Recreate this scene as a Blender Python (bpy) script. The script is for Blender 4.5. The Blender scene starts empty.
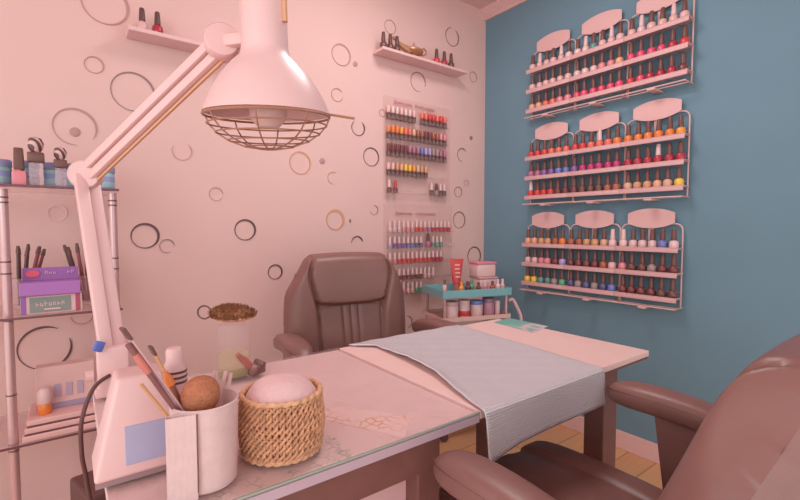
import bpy, bmesh, math, random
import numpy as np
from mathutils import Vector, Matrix, Euler
random.seed(7)
S = bpy.context.scene
COL = S.collection
PI = math.pi
S.view_settings.view_transform = 'Standard'
S.view_settings.look = 'None'
S.view_settings.gamma = 1
S.view_settings.exposure = -0.20

# ------------------------------------------------------------------ camera
F = 441.0; CH = 1.12
YAW = math.radians(36.8); PIT = math.atan(22 / F)
fw = Vector((math.sin(YAW) * math.cos(PIT), math.cos(YAW) * math.cos(PIT), -math.sin(PIT)))
rt = Vector((math.cos(YAW), -math.sin(YAW), 0)); up = rt.cross(fw)
cam = bpy.data.cameras.new('camera'); co = bpy.data.objects.new('camera', cam); COL.objects.link(co)
co.location = (0, 0, CH)
co.rotation_euler = Matrix((rt, up, -fw)).transposed().to_euler()
cam.sensor_width = 36; cam.lens = F / 800 * 36; cam.clip_start = 0.02
S.camera = co

def on(ax, v, x, y):
    """where the sight line through a photo point meets the plane ax = v (wall, table top ...)"""
    r = fw + rt * ((x - 400) / F) - up * ((y - 250) / F)
    i = 'XYZ'.index(ax); c = Vector((0, 0, CH))
    return c + r * ((v - c[i]) / r[i])

# ------------------------------------------------------------------ materials
def lin(c):
    c = c / 255.0
    return c / 12.92 if c <= 0.04045 else ((c + 0.055) / 1.055) ** 2.4
def rgb(c): return (lin(c[0]), lin(c[1]), lin(c[2]), 1)

MC = {}
def mat(name, c, rough=0.55, spec=0.3, metal=0.0, var=0.04, scale=14.0, bump=0.0, bscale=60.0, coat=0.0):
    if name in MC: return MC[name]
    m = bpy.data.materials.new(name); m.use_nodes = True
    nt = m.node_tree; b = nt.nodes['Principled BSDF']
    b.inputs['Roughness'].default_value = rough
    b.inputs['Specular IOR Level'].default_value = spec
    b.inputs['Metallic'].default_value = metal
    b.inputs['Coat Weight'].default_value = coat
    tc = nt.nodes.new('ShaderNodeTexCoord')
    n = nt.nodes.new('ShaderNodeTexNoise'); n.inputs['Scale'].default_value = scale; n.inputs['Detail'].default_value = 3
    nt.links.new(tc.outputs['Object'], n.inputs['Vector'])
    r = nt.nodes.new('ShaderNodeValToRGB')
    cc = rgb(c)
    r.color_ramp.elements[0].position = 0.3; r.color_ramp.elements[1].position = 0.7
    r.color_ramp.elements[0].color = tuple(max(0, v * (1 - var)) for v in cc[:3]) + (1,)
    r.color_ramp.elements[1].color = tuple(min(1, v * (1 + var)) for v in cc[:3]) + (1,)
    nt.links.new(n.outputs['Fac'], r.inputs['Fac']); nt.links.new(r.outputs['Color'], b.inputs['Base Color'])
    if bump:
        n2 = nt.nodes.new('ShaderNodeTexNoise'); n2.inputs['Scale'].default_value = bscale; n2.inputs['Detail'].default_value = 4
        nt.links.new(tc.outputs['Object'], n2.inputs['Vector'])
        bp = nt.nodes.new('ShaderNodeBump'); bp.inputs['Strength'].default_value = bump; bp.inputs['Distance'].default_value = 0.01
        nt.links.new(n2.outputs['Fac'], bp.inputs['Height']); nt.links.new(bp.outputs['Normal'], b.inputs['Normal'])
    MC[name] = m
    return m

def clear(name, c, opac=0.3, rough=0.08):
    """clear glass or acrylic sheet: mostly see-through, a little tint and gloss"""
    if name in MC: return MC[name]
    m = bpy.data.materials.new(name); m.use_nodes = True
    nt = m.node_tree; out = nt.nodes['Material Output']; b = nt.nodes['Principled BSDF']
    b.inputs['Base Color'].default_value = rgb(c); b.inputs['Roughness'].default_value = rough
    t = nt.nodes.new('ShaderNodeBsdfTransparent'); mx = nt.nodes.new('ShaderNodeMixShader')
    n = nt.nodes.new('ShaderNodeTexNoise'); n.inputs['Scale'].default_value = 6
    mp = nt.nodes.new('ShaderNodeMapRange'); mp.inputs['To Min'].default_value = opac * 0.85; mp.inputs['To Max'].default_value = opac * 1.15
    nt.links.new(n.outputs['Fac'], mp.inputs['Value']); nt.links.new(mp.outputs['Result'], mx.inputs['Fac'])
    nt.links.new(t.outputs[0], mx.inputs[1]); nt.links.new(b.outputs[0], mx.inputs[2]); nt.links.new(mx.outputs[0], out.inputs['Surface'])
    MC[name] = m
    return m

M = dict(
    wall=mat('wall_paint', (225, 183, 177), 0.8, 0.15, var=0.02, scale=2.2),
    teal=mat('teal_wall_paint', (112, 139, 154), 0.75, 0.2, var=0.03, scale=3),
    ceil=mat('ceiling_paint', (228, 190, 184), 0.85, 0.1, var=0.02),
    trim=mat('trim_paint', (226, 180, 176), 0.5, 0.3, var=0.02),
    white=mat('white_enamel', (228, 184, 182), 0.35, 0.4, var=0.015),
    whiteplastic=mat('white_plastic', (226, 182, 180), 0.45, 0.4, var=0.02),
    sign=mat('rack_sign_white', (222, 172, 170), 0.5, 0.3, var=0.02),
    wire=mat('rack_wire_white', (218, 172, 168), 0.45, 0.4, var=0.02),
    tray=mat('rack_tray_white', (214, 164, 164), 0.5, 0.3, var=0.03),
    leather=mat('brown_leather', (133, 90, 84), 0.40, 0.45, var=0.06, scale=9, bump=0.05, bscale=220),
    stitch=mat('leather_stitching', (104, 68, 64), 0.6, 0.2),
    chairplastic=mat('chair_frame_plastic', (132, 88, 82), 0.45, 0.4),
    darkwood=mat('dark_wood_frame', (122, 78, 72), 0.45, 0.35, var=0.08, scale=20),
    panel=mat('desk_panel_white', (214, 166, 168), 0.6, 0.3),
    peach=mat('peach_table_top', (230, 190, 184), 0.5, 0.3, var=0.02),
    chrome=mat('chrome_post', (208, 165, 165), 0.22, 0.6, metal=0.35, var=0.03),
    chromedark=mat('chrome_band', (110, 72, 70), 0.3, 0.5, metal=0.3),
    edge=mat('glass_edge_dark', (112, 62, 68), 0.3, 0.5),
    cap=mat('bottle_cap_brown', (112, 72, 66), 0.4, 0.4, var=0.05),
    capdark=mat('bottle_cap_dark', (100, 66, 66), 0.4, 0.4, var=0.05),
    capwhite=mat('bottle_cap_white', (224, 184, 182), 0.4, 0.4),
    wirebrown=mat('lamp_grille_wire', (176, 124, 104), 0.4, 0.5, metal=0.3),
    bristle=mat('brush_bristle_brown', (172, 116, 86), 0.8, 0.1, var=0.25, scale=160, bump=0.6, bscale=200),
    powder=mat('powder_brush_brown', (186, 116, 88), 0.8, 0.1, var=0.12, scale=120, bump=0.5, bscale=240),
    black=mat('black_box', (104, 68, 66), 0.55, 0.3),
    cable=mat('cable_black', (106, 68, 68), 0.5, 0.3),
    towelroll=mat('white_towel_cotton', (224, 182, 182), 0.9, 0.05, bump=0.3, bscale=120),
    glass=clear('clear_glass', (226, 190, 190), 0.22),
    shelfglass=clear('shelf_glass', (214, 176, 178), 0.28),
    acrylic=clear('clear_acrylic', (234, 194, 190), 0.07, 0.2),
    teal_plastic=mat('teal_plastic', (124, 172, 178), 0.4, 0.4),
)

def tint(c):
    return mat('tint_%d_%d_%d' % tuple(c), c, 0.3, 0.5, var=0.05, scale=40)

# procedural special materials -------------------------------------------------
def wood_floor():
    m = bpy.data.materials.new('laminate_floor'); m.use_nodes = True
    nt = m.node_tree; b = nt.nodes['Principled BSDF']; b.inputs['Roughness'].default_value = 0.45
    tc = nt.nodes.new('ShaderNodeTexCoord')
    br = nt.nodes.new('ShaderNodeTexBrick'); br.inputs['Scale'].default_value = 1.0
    br.inputs['Color1'].default_value = rgb((228, 172, 126)); br.inputs['Color2'].default_value = rgb((220, 160, 116))
    br.inputs['Mortar'].default_value = rgb((176, 116, 84)); br.inputs['Mortar Size'].default_value = 0.003
    br.inputs['Brick Width'].default_value = 1.2; br.inputs['Row Height'].default_value = 0.13
    nt.links.new(tc.outputs['Object'], br.inputs['Vector'])
    mp = nt.nodes.new('ShaderNodeMapping'); mp.inputs['Scale'].default_value = (3, 40, 1)
    nt.links.new(tc.outputs['Object'], mp.inputs['Vector'])
    n = nt.nodes.new('ShaderNodeTexNoise'); n.inputs['Scale'].default_value = 2; n.inputs['Detail'].default_value = 5
    nt.links.new(mp.outputs[0], n.inputs['Vector'])
    mx = nt.nodes.new('ShaderNodeMix'); mx.data_type = 'RGBA'; mx.blend_type = 'MULTIPLY'; mx.inputs['Factor'].default_value = 0.25
    nt.links.new(br.outputs['Color'], mx.inputs['A']); nt.links.new(n.outputs['Color'], mx.inputs['B'])
    nt.links.new(mx.outputs['Result'], b.inputs['Base Color'])
    return m

def weave(name, c1, c2, scale, strength, rough=0.9):
    """waffle cloth: two crossed wave textures for tone and bump"""
    m = bpy.data.materials.new(name); m.use_nodes = True
    nt = m.node_tree; b = nt.nodes['Principled BSDF']; b.inputs['Roughness'].default_value = rough
    b.inputs['Specular IOR Level'].default_value = 0.1
    tc = nt.nodes.new('ShaderNodeTexCoord'); ws = []
    for d in ('X', 'Y'):
        w = nt.nodes.new('ShaderNodeTexWave'); w.bands_direction = d; w.inputs['Scale'].default_value = scale
        w.inputs['Distortion'].default_value = 0.6; nt.links.new(tc.outputs['UV'], w.inputs['Vector']); ws.append(w)
    ad = nt.nodes.new('ShaderNodeMath'); ad.operation = 'MULTIPLY'
    nt.links.new(ws[0].outputs['Fac'], ad.inputs[0]); nt.links.new(ws[1].outputs['Fac'], ad.inputs[1])
    r = nt.nodes.new('ShaderNodeValToRGB'); r.color_ramp.elements[0].color = rgb(c1); r.color_ramp.elements[1].color = rgb(c2)
    r.color_ramp.elements[1].position = 0.6
    nt.links.new(ad.outputs[0], r.inputs['Fac']); nt.links.new(r.outputs['Color'], b.inputs['Base Color'])
    bp = nt.nodes.new('ShaderNodeBump'); bp.inputs['Strength'].default_value = strength; bp.inputs['Distance'].default_value = 0.004
    nt.links.new(ad.outputs[0], bp.inputs['Height']); nt.links.new(bp.outputs['Normal'], b.inputs['Normal'])
    return m

def lace_mat(name, base, thread, scale, lo=0.03, hi=0.09):
    """pale cloth with a lace of darker threads"""
    m = bpy.data.materials.new(name); m.use_nodes = True
    nt = m.node_tree; b = nt.nodes['Principled BSDF']; b.inputs['Roughness'].default_value = 0.7
    tc = nt.nodes.new('ShaderNodeTexCoord')
    v = nt.nodes.new('ShaderNodeTexVoronoi'); v.feature = 'DISTANCE_TO_EDGE'; v.inputs['Scale'].default_value = scale
    nt.links.new(tc.outputs['Object'], v.inputs['Vector'])
    n = nt.nodes.new('ShaderNodeTexNoise'); n.inputs['Scale'].default_value = scale * 0.35
    nt.links.new(tc.outputs['Object'], n.inputs['Vector'])
    r = nt.nodes.new('ShaderNodeValToRGB'); r.color_ramp.elements[0].position = lo; r.color_ramp.elements[1].position = hi
    r.color_ramp.elements[0].color = (1, 1, 1, 1); r.color_ramp.elements[1].color = (0, 0, 0, 1)
    nt.links.new(v.outputs['Distance'], r.inputs['Fac'])
    r2 = nt.nodes.new('ShaderNodeValToRGB'); r2.color_ramp.elements[0].position = 0.45; r2.color_ramp.elements[1].position = 0.6
    nt.links.new(n.outputs['Fac'], r2.inputs['Fac'])
    mu = nt.nodes.new('ShaderNodeMath'); mu.operation = 'MULTIPLY'
    nt.links.new(r.outputs['Color'], mu.inputs[0]); nt.links.new(r2.outputs['Color'], mu.inputs[1])
    mx = nt.nodes.new('ShaderNodeMix'); mx.data_type = 'RGBA'
    mx.inputs['A'].default_value = rgb(base); mx.inputs['B'].default_value = rgb(thread)
    nt.links.new(mu.outputs[0], mx.inputs['Factor']); nt.links.new(mx.outputs['Result'], b.inputs['Base Color'])
    return m

def stripes_mat(name, ca, cb, scale, direction='Z', thr=0.5, distort=0.0):
    m = bpy.data.materials.new(name); m.use_nodes = True
    nt = m.node_tree; b = nt.nodes['Principled BSDF']; b.inputs['Roughness'].default_value = 0.4
    tc = nt.nodes.new('ShaderNodeTexCoord')
    w = nt.nodes.new('ShaderNodeTexWave'); w.bands_direction = direction; w.inputs['Scale'].default_value = scale
    w.inputs['Distortion'].default_value = distort
    nt.links.new(tc.outputs['Object'], w.inputs['Vector'])
    r = nt.nodes.new('ShaderNodeValToRGB'); r.color_ramp.interpolation = 'CONSTANT'
    r.color_ramp.elements[0].color = rgb(ca); r.color_ramp.elements[1].color = rgb(cb); r.color_ramp.elements[1].position = thr
    nt.links.new(w.outputs['Fac'], r.inputs['Fac']); nt.links.new(r.outputs['Color'], b.inputs['Base Color'])
    return m

M['floor'] = wood_floor()
M['towel'] = weave('waffle_towel', (218, 206, 212), (242, 222, 224), 62, 0.9)  # paler second tone paints highlights onto the waffle ridges
M['desktop'] = lace_mat('white_desk_top', (226, 186, 184), (214, 176, 172), 60)
M['lace'] = lace_mat('lace_runner', (216, 180, 174), (164, 148, 142), 75, 0.02, 0.14)
M['flower'] = lace_mat('flower_print_paper', (227, 187, 184), (210, 150, 110), 45, 0.03, 0.12)

# ------------------------------------------------------------------ mesh helpers
class MB:
    def __init__(s): s.bm = bmesh.new()
    def box(s, c, d, rot=None, bev=0.0, seg=2, taper=None):
        r = bmesh.ops.create_cube(s.bm, size=1.0); vs = r['verts']
        for v in vs:
            t = 1.0
            if taper is not None and v.co.z > 0: t = taper
            v.co = Vector((v.co.x * d[0] * t, v.co.y * d[1] * t, v.co.z * d[2]))
        if bev:
            es = list({e for v in vs for e in v.link_edges})
            rr = bmesh.ops.bevel(s.bm, geom=es, offset=bev, segments=seg, affect='EDGES', profile=0.5, clamp_overlap=True)
            vs = list({v for f in rr['faces'] for v in f.verts} | {v for v in vs if v.is_valid})
        mtx = Matrix.Translation(Vector(c))
        if rot is not None: mtx = mtx @ Euler(rot).to_matrix().to_4x4()
        for v in vs: v.co = mtx @ v.co
        return s
    def tube(s, pts, r, n=8, closed=False, cap=True):
        pts = [Vector(p) for p in pts]; N = len(pts); rings = []
        rs = r if isinstance(r, (list, tuple)) else [r] * N
        prev = None
        for i, p in enumerate(pts):
            if closed: t = pts[(i + 1) % N] - pts[i - 1]
            else: t = pts[min(i + 1, N - 1)] - pts[max(i - 1, 0)]
            t.normalize()
            if prev is None:
                a = Vector((0, 0, 1)) if abs(t.z) < 0.9 else Vector((1, 0, 0))
                u = t.cross(a).normalized()
            else:
                u = (prev - t * prev.dot(t)).normalized()
            prev = u; w = t.cross(u)
            rings.append([s.bm.verts.new(p + (u * math.cos(2 * PI * k / n) + w * math.sin(2 * PI * k / n)) * rs[i]) for k in range(n)])
        M_ = N if closed else N - 1
        for i in range(M_):
            a, b = rings[i], rings[(i + 1) % N]
            for k in range(n): s.bm.faces.new((a[k], a[(k + 1) % n], b[(k + 1) % n], b[k]))
        if cap and not closed:
            s.bm.faces.new(rings[0][::-1]); s.bm.faces.new(rings[-1])
        return s
    def lathe(s, prof, c=(0, 0, 0), n=20, rot=None, sx=1.0, sy=1.0):
        mtx = Matrix.Translation(Vector(c))
        if rot is not None: mtx = mtx @ Euler(rot).to_matrix().to_4x4()
        rings = []
        for (r, z) in prof:
            if r < 1e-6: rings.append([s.bm.verts.new(mtx @ Vector((0, 0, z)))])
            else: rings.append([s.bm.verts.new(mtx @ Vector((r * sx * math.cos(2 * PI * k / n), r * sy * math.sin(2 * PI * k / n), z))) for k in range(n)])
        for a, b in zip(rings, rings[1:]):
            if len(a) == 1 and len(b) == 1: continue
            for k in range(n):
                k2 = (k + 1) % n
                if len(a) == 1: s.bm.faces.new((a[0], b[k2], b[k]))
                elif len(b) == 1: s.bm.faces.new((a[k], a[k2], b[0]))
                else: s.bm.faces.new((a[k], a[k2], b[k2], b[k]))
        return s
    def prism(s, outline, thick, mtx=None):
        """outline in local XZ, thickness along +Y"""
        mtx = mtx or Matrix()
        a = [s.bm.verts.new(mtx @ Vector((x, 0, z))) for x, z in outline]
        b = [s.bm.verts.new(mtx @ Vector((x, thick, z))) for x, z in outline]
        n = len(a)
        s.bm.faces.new(a); s.bm.faces.new(b[::-1])
        for i in range(n): s.bm.faces.new((a[i], b[i], b[(i + 1) % n], a[(i + 1) % n]))
        return s
    def grid(s, fn, nu, nv, closed_u=False):
        vs = [[s.bm.verts.new(fn(i / nu, j / nv)) for j in range(nv + 1)] for i in range(nu + (0 if closed_u else 1))]
        L = len(vs)
        for i in range(nu):
            for j in range(nv):
                s.bm.faces.new((vs[i][j], vs[(i + 1) % L][j], vs[(i + 1) % L][j + 1], vs[i][j + 1]))
        return vs
    def build(s, name, m, parent=None, smooth=True, loc=None):
        bmesh.ops.remove_doubles(s.bm, verts=s.bm.verts, dist=1e-6)
        bmesh.ops.recalc_face_normals(s.bm, faces=s.bm.faces)
        me = bpy.data.meshes.new(name); s.bm.to_mesh(me); s.bm.free()
        me.materials.append(m)
        if smooth:
            me.polygons.foreach_set('use_smooth', [True] * len(me.polygons))
            try: me.set_sharp_from_angle(angle=math.radians(38))
            except Exception: pass
        return link(name, me, parent, loc)

def link(name, me, parent=None, loc=None):
    o = bpy.data.objects.new(name, me); COL.objects.link(o)
    if parent: o.parent = parent
    if loc is not None: o.location = loc
    return o

def thing(name, label, cat, loc=(0, 0, 0), rz=0.0, group=None):
    o = bpy.data.objects.new(name, None); COL.objects.link(o)
    o.location = loc; o.rotation_euler = (0, 0, rz); o.empty_display_size = 0.05
    return tag(o, label, cat, group)
def tag(o, label, cat, group=None, kind=None):
    o['label'] = label; o['category'] = cat
    if group: o['group'] = group
    if kind: o['kind'] = kind
    return o
def struct(o):
    o['kind'] = 'structure'; return o
def copy_tree(o, parent=None):
    c = o.copy(); COL.objects.link(c)
    if parent: c.parent = parent
    for ch in list(o.children): copy_tree(ch, c)
    return c

# ------------------------------------------------------------------ the room
XW, YW, ZC = 2.22, 2.03, 2.53
o = struct(MB().box((0.4, YW + 0.05, ZC / 2), (3.8, 0.1, ZC)).build('wall_back', M['wall'], smooth=False)); o['label'] = 'pale pinkish white back wall with ring decals'
o = struct(MB().box((XW + 0.05, 0.34, ZC / 2), (0.1, 3.48, ZC)).build('wall_right', M['teal'], smooth=False)); o['label'] = 'teal blue side wall behind the polish racks'
o = struct(MB().box((0.4, 0.3, -0.05), (3.8, 3.6, 0.1)).build('floor', M['floor'], smooth=False)); o['label'] = 'orange wood laminate floor'
o = struct(MB().box((0.4, 0.3, ZC + 0.05), (3.8, 3.6, 0.1)).build('ceiling', M['ceil'], smooth=False)); o['label'] = 'pale pinkish white room ceiling'
struct(MB().box((XW - 0.008, 0.33, 0.045), (0.016, 3.4, 0.09), bev=0.003).build('baseboard_right', M['trim'], smooth=False))
struct(MB().box((0.35, YW - 0.008, 0.045), (3.68, 0.016, 0.09), bev=0.003).build('baseboard_back', M['trim'], smooth=False))
mb = MB()
mb.prism([(0, 0), (0.012, 0), (0.02, 0.012), (0.045, 0.035), (0.055, 0.045), (0.055, 0.06), (0, 0.06)], 3.4,
         Matrix.Translation((XW, 2.03, 2.47)) @ Matrix.Rotation(PI, 4, 'Z'))
struct(mb.build('trim_1', M['trim'], smooth=False))

# ------------------------------------------------------------------ ring decals on the back wall
TONES = {'dark': (108, 78, 78), 'grey': (150, 120, 116), 'tan': (208, 152, 122), 'pale': (188, 140, 134), 'faint': (202, 152, 146), 'white': (236, 196, 194)}
RINGS = [  # px x, px y, px radius, tone, relative band width, arc start, arc length (degrees), label
    (105, 4, 20, 'pale', .10, 0, 360, 'large grey ring decal cut by the top edge, above the wall shelf end'),
    (94, 65, 8, 'pale', .12, 0, 360, 'small pale ring decal left of the lamp arm near the top left'),
    (133, 92, 19, 'grey', .07, 0, 360, 'large thin grey ring decal just left of the white lamp arm'),
    (75, 127, 18, 'pale', .09, -35, 310, 'large pale broken ring decal above the jars on the glass shelves'),
    (182, 90, 6, 'pale', .14, 190, 230, 'small pale ring decal just right of the lamp arm'),
    (182, 151, 9, 'faint', .10, 150, 260, 'faint pink ring decal below the middle of the lamp arm'),
    (145, 236, 12, 'dark', .15, 0, 360, 'dark brown ring decal right of the glass shelving posts'),
    (167, 246, 6.5, 'grey', .10, 0, 300, 'thin small grey ring decal touching the dark ring by the shelving'),
    (245, 230, 10, 'dark', .15, 0, 360, 'dark ring decal alone on the wall below the lamp cage'),
    (275, 272, 7, 'dark', .17, 0, 360, 'small dark ring decal beside the left shoulder of the far chair'),
    (216, 194, 6.5, 'faint', .16, 0, 330, 'very faint pinkish ring decal below the left side of lamp cage'),
    (300, 163, 11, 'tan', .11, 0, 360, 'tan ring decal just below the right side of the lamp cage'),
    (341, 55, 10.5, 'pale', .11, 0, 360, 'pale ring decal upper right of the white lamp shade'),
    (337, 95, 6.5, 'pale', .14, 30, 320, 'small pale ring decal level with the lamp shade rim'),
    (358, 128, 7.5, 'dark', .15, 125, 290, 'dark open ring decal left of the upper acrylic display'),
    (371, 157, 9, 'dark', .10, 0, 360, 'thin dark ring decal beside the middle rows of acrylic display'),
    (333, 178, 6, 'tan', .12, 60, 220, 'faint tan half ring decal between two larger rings'),
    (374, 210, 4.5, 'grey', .10, 200, 260, 'tiny grey ring decal left of the lower acrylic display heading'),
    (335, 220, 9.5, 'tan', .20, 0, 360, 'fuzzy tan ring decal above the headrest of the far chair'),
    (357, 243, 6.5, 'dark', .15, 10, 170, 'dark arc decal just above the far chair top'),
    (418, 82, 9.5, 'grey', .09, -20, 310, 'grey ring decal under the wall shelf with genie lamp'),
    (390, 27, 6.8, 'pale', .10, 0, 360, 'pale ring decal above the trio of polish bottles on shelf'),
    (452, 37, 9, 'grey', .13, 100, 320, 'grey ring decal above right end of the genie lamp shelf'),
    (382, 113, 3.5, 'pale', .16, 0, 360, 'tiny pale ring decal at left edge of the upper display'),
    (473, 77, 5, 'pale', .14, 0, 360, 'small pale ring decal beside right end of genie lamp shelf'),
    (462, 155, 6.5, 'grey', .16, 40, 240, 'grey open ring decal right of the upper acrylic display'),
    (466, 183, 3, 'pale', .16, 0, 360, 'tiny pale ring decal near the corner beside lower display rows'),
    (458, 192, 5, 'grey', .12, 0, 360, 'small grey ring decal right of the last display row'),
    (459, 220, 8, 'grey', .12, 0, 360, 'grey ring decal right of the lower acrylic display'),
    (474, 256, 9, 'dark', .10, 0, 360, 'dark thin ring decal behind the red tube on the trolley'),
    (45, 348, 21, 'dark', .10, 60, 320, 'largest dark brown ring decal behind the lower glass shelves'),
    (57, 213, 7.5, 'white', .16, 0, 360, 'white ring decal seen behind the upper glass shelves'),
    (82, 315, 9, 'pale', .10, 180, 200, 'pale arc decal under the middle glass shelf'),
    (407, 322, 6, 'grey', .12, -90, 180, 'grey arc decal at the right flank of the far chair'),
]
def ring_decal(px, py, pr, tone, w, a0, al, label):
    c = on('Y', YW, px, py)
    d = on('Y', YW, px, py - pr)
    R = abs(d.z - c.z)
    n = max(16, int(40 * al / 360)); mb = MB(); bm = mb.bm; full = al >= 360
    rows = []
    for i in range(n + (0 if full else 1)):
        t = math.radians(a0 + al * i / n); s_, c_ = math.sin(t), math.cos(t)
        # the band swells on one side as hand-cut decals do
        ww = R * w * 1.15 * (0.75 + 0.45 * math.sin(t + 0.8)) * (1 if full else min(1, 0.15 + 2.2 * math.sin(PI * i / n)))
        ri, ro = R - ww / 2, R + ww / 2
        rows.append([bm.verts.new((r * c_, y, r * s_)) for r, y in ((ri, 0), (ri, -0.003), (ro, -0.003), (ro, 0))])
    for i in range(n):
        a, b = rows[i], rows[(i + 1) % len(rows)]
        for k in range(4): bm.faces.new((a[k], a[(k + 1) % 4], b[(k + 1) % 4], b[k]))
    if not full: bm.faces.new(rows[0]); bm.faces.new(rows[-1])
    o = mb.build('ring_decal', mat('decal_' + tone, TONES[tone], 0.5, 0.3), smooth=False, loc=(c.x, YW, c.z))
    tag(o, label, 'wall decal', 'ring decals on the back wall')
for a in RINGS: ring_decal(*a)
DOTS = [(355, 64, 2.6, 'pale', 'pale dot decal beside the ring upper right of lamp shade'),
        (75, 132, 4.5, 'pale', 'pale round dot decal inside the large ring above the jars'),
        (322, 161, 3, 'pale', 'pale dot decal right of the tan ring under the lamp cage'),
        (471, 138, 2, 'grey', 'tiny grey dot decal near the wall corner beside upper display'),
        (350, 221, 2, 'dark', 'small dark dash decal above the far chair headrest')]
for px, py, pr, tone, label in DOTS:
    c = on('Y', YW, px, py); R = abs(on('Y', YW, px, py - pr).z - c.z)
    sx = 0.35 if 'dash' in label else 1.0
    o = MB().lathe([(0, 0.004), (R * 0.9, 0.004), (R, 0.003), (R, 0), (0, 0)], n=20, rot=(PI / 2, 0, 0), sx=sx).build('dot_decal', mat('decal_' + tone, TONES[tone], 0.5, 0.3), loc=(c.x, YW, c.z))
    tag(o, label, 'wall decal', 'dot decals on the back wall')

# ------------------------------------------------------------------ polish bottles
CN = [('crimson', (178, 48, 66)), ('red', (208, 62, 62)), ('pink', (222, 130, 140)), ('pale pink', (224, 172, 168)), ('hot pink', (226, 74, 108)),
      ('coral', (228, 108, 90)), ('orange', (228, 122, 58)), ('amber', (232, 148, 66)), ('yellow', (234, 186, 72)), ('peach', (226, 160, 128)),
      ('tan', (206, 148, 110)), ('mauve', (176, 104, 130)), ('magenta', (188, 52, 108)), ('purple', (134, 90, 150)), ('blue', (112, 118, 180)),
      ('maroon', (122, 60, 62)), ('dark brown', (112, 70, 64)), ('grey', (160, 132, 132)), ('teal', (98, 140, 136)), ('green', (96, 160, 120)),
      ('navy', (92, 86, 128)), ('clear', (222, 182, 182)), ('beige', (214, 164, 138)), ('white', (230, 188, 186)), ('rust', (168, 92, 70)), ('lilac', (170, 150, 196))]
CD = dict(CN)
MESH = {}
def body_mesh(style, color):
    k = (style, color)
    if k in MESH: return MESH[k]
    mb = MB()
    if style == 'polish':      # squat rounded glass body with a short neck
        mb.lathe([(0, 0), (.0165, 0), (.0188, .003), (.0192, .016), (.0188, .029), (.0145, .0355), (.0085, .0375), (.0085, .040), (0, .040)], n=14)
    elif style == 'round':     # bulbous body
        mb.lathe([(0, 0), (.013, 0), (.0185, .006), (.0202, .016), (.0185, .027), (.012, .035), (.0085, .038), (.0085, .041), (0, .041)], n=14)
    elif style == 'vial':      # colour vial, stands on its cap
        mb.lathe([(0, .030), (.008, .030), (.0105, .033), (.0105, .064), (.008, .068), (0, .068)], n=10)
    elif style == 'mini':
        mb.lathe([(0, 0), (.0105, 0), (.012, .003), (.012, .020), (.006, .026), (0, .026)], n=10)
    elif style == 'square':
        mb.box((0, 0, .022), (.036, .036, .044), bev=.005); mb.lathe([(.009, .042), (.009, .050), (0, .050)], n=12)
    me_o = mb.build('nail_polish_body', tint(CD[color])); me = me_o.data
    bpy.data.objects.remove(me_o)
    MESH[k] = me
    return me
def cap_mesh(style, capm):
    k = ('cap', style, capm.name)
    if k in MESH: return MESH[k]
    mb = MB()
    if style in ('polish', 'round'):
        z = .0385 if style == 'polish' else .0395
        mb.lathe([(0, z), (.0112, z), (.0115, z + .004), (.0090, z + .046), (.0070, z + .050), (0, z + .050)], n=12)
    elif style == 'vial':
        mb.lathe([(0, 0), (.0110, 0), (.0115, .003), (.0112, .028), (.0095, .030), (0, .030)], n=10)
    elif style == 'mini':
        mb.lathe([(0, .026), (.0075, .026), (.0080, .030), (.0060, .058), (.004, .062), (0, .062)], n=10)
    elif style == 'square':
        mb.box((0, 0, .082), (.026, .026, .068), bev=.003, taper=.86)
    me_o = mb.build('cap', capm); me = me_o.data
    bpy.data.objects.remove(me_o)
    MESH[k] = me
    return me
def bottle(style, color, capm, loc, label, group, name='nail_polish_bottle', cat='nail polish', rz=0.0, scale=1.0):
    t = thing(name, label, cat, loc, rz, group)
    t.scale = (scale,) * 3
    link('glass_body', body_mesh(style, color), t)
    link('cap', cap_mesh(style, capm), t)
    return t
ORD = ['first', 'second', 'third', 'fourth', 'fifth', 'sixth', 'seventh', 'eighth', 'ninth', 'tenth', 'eleventh', 'twelfth', 'thirteenth', 'fourteenth', 'fifteenth', 'sixteenth']

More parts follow.
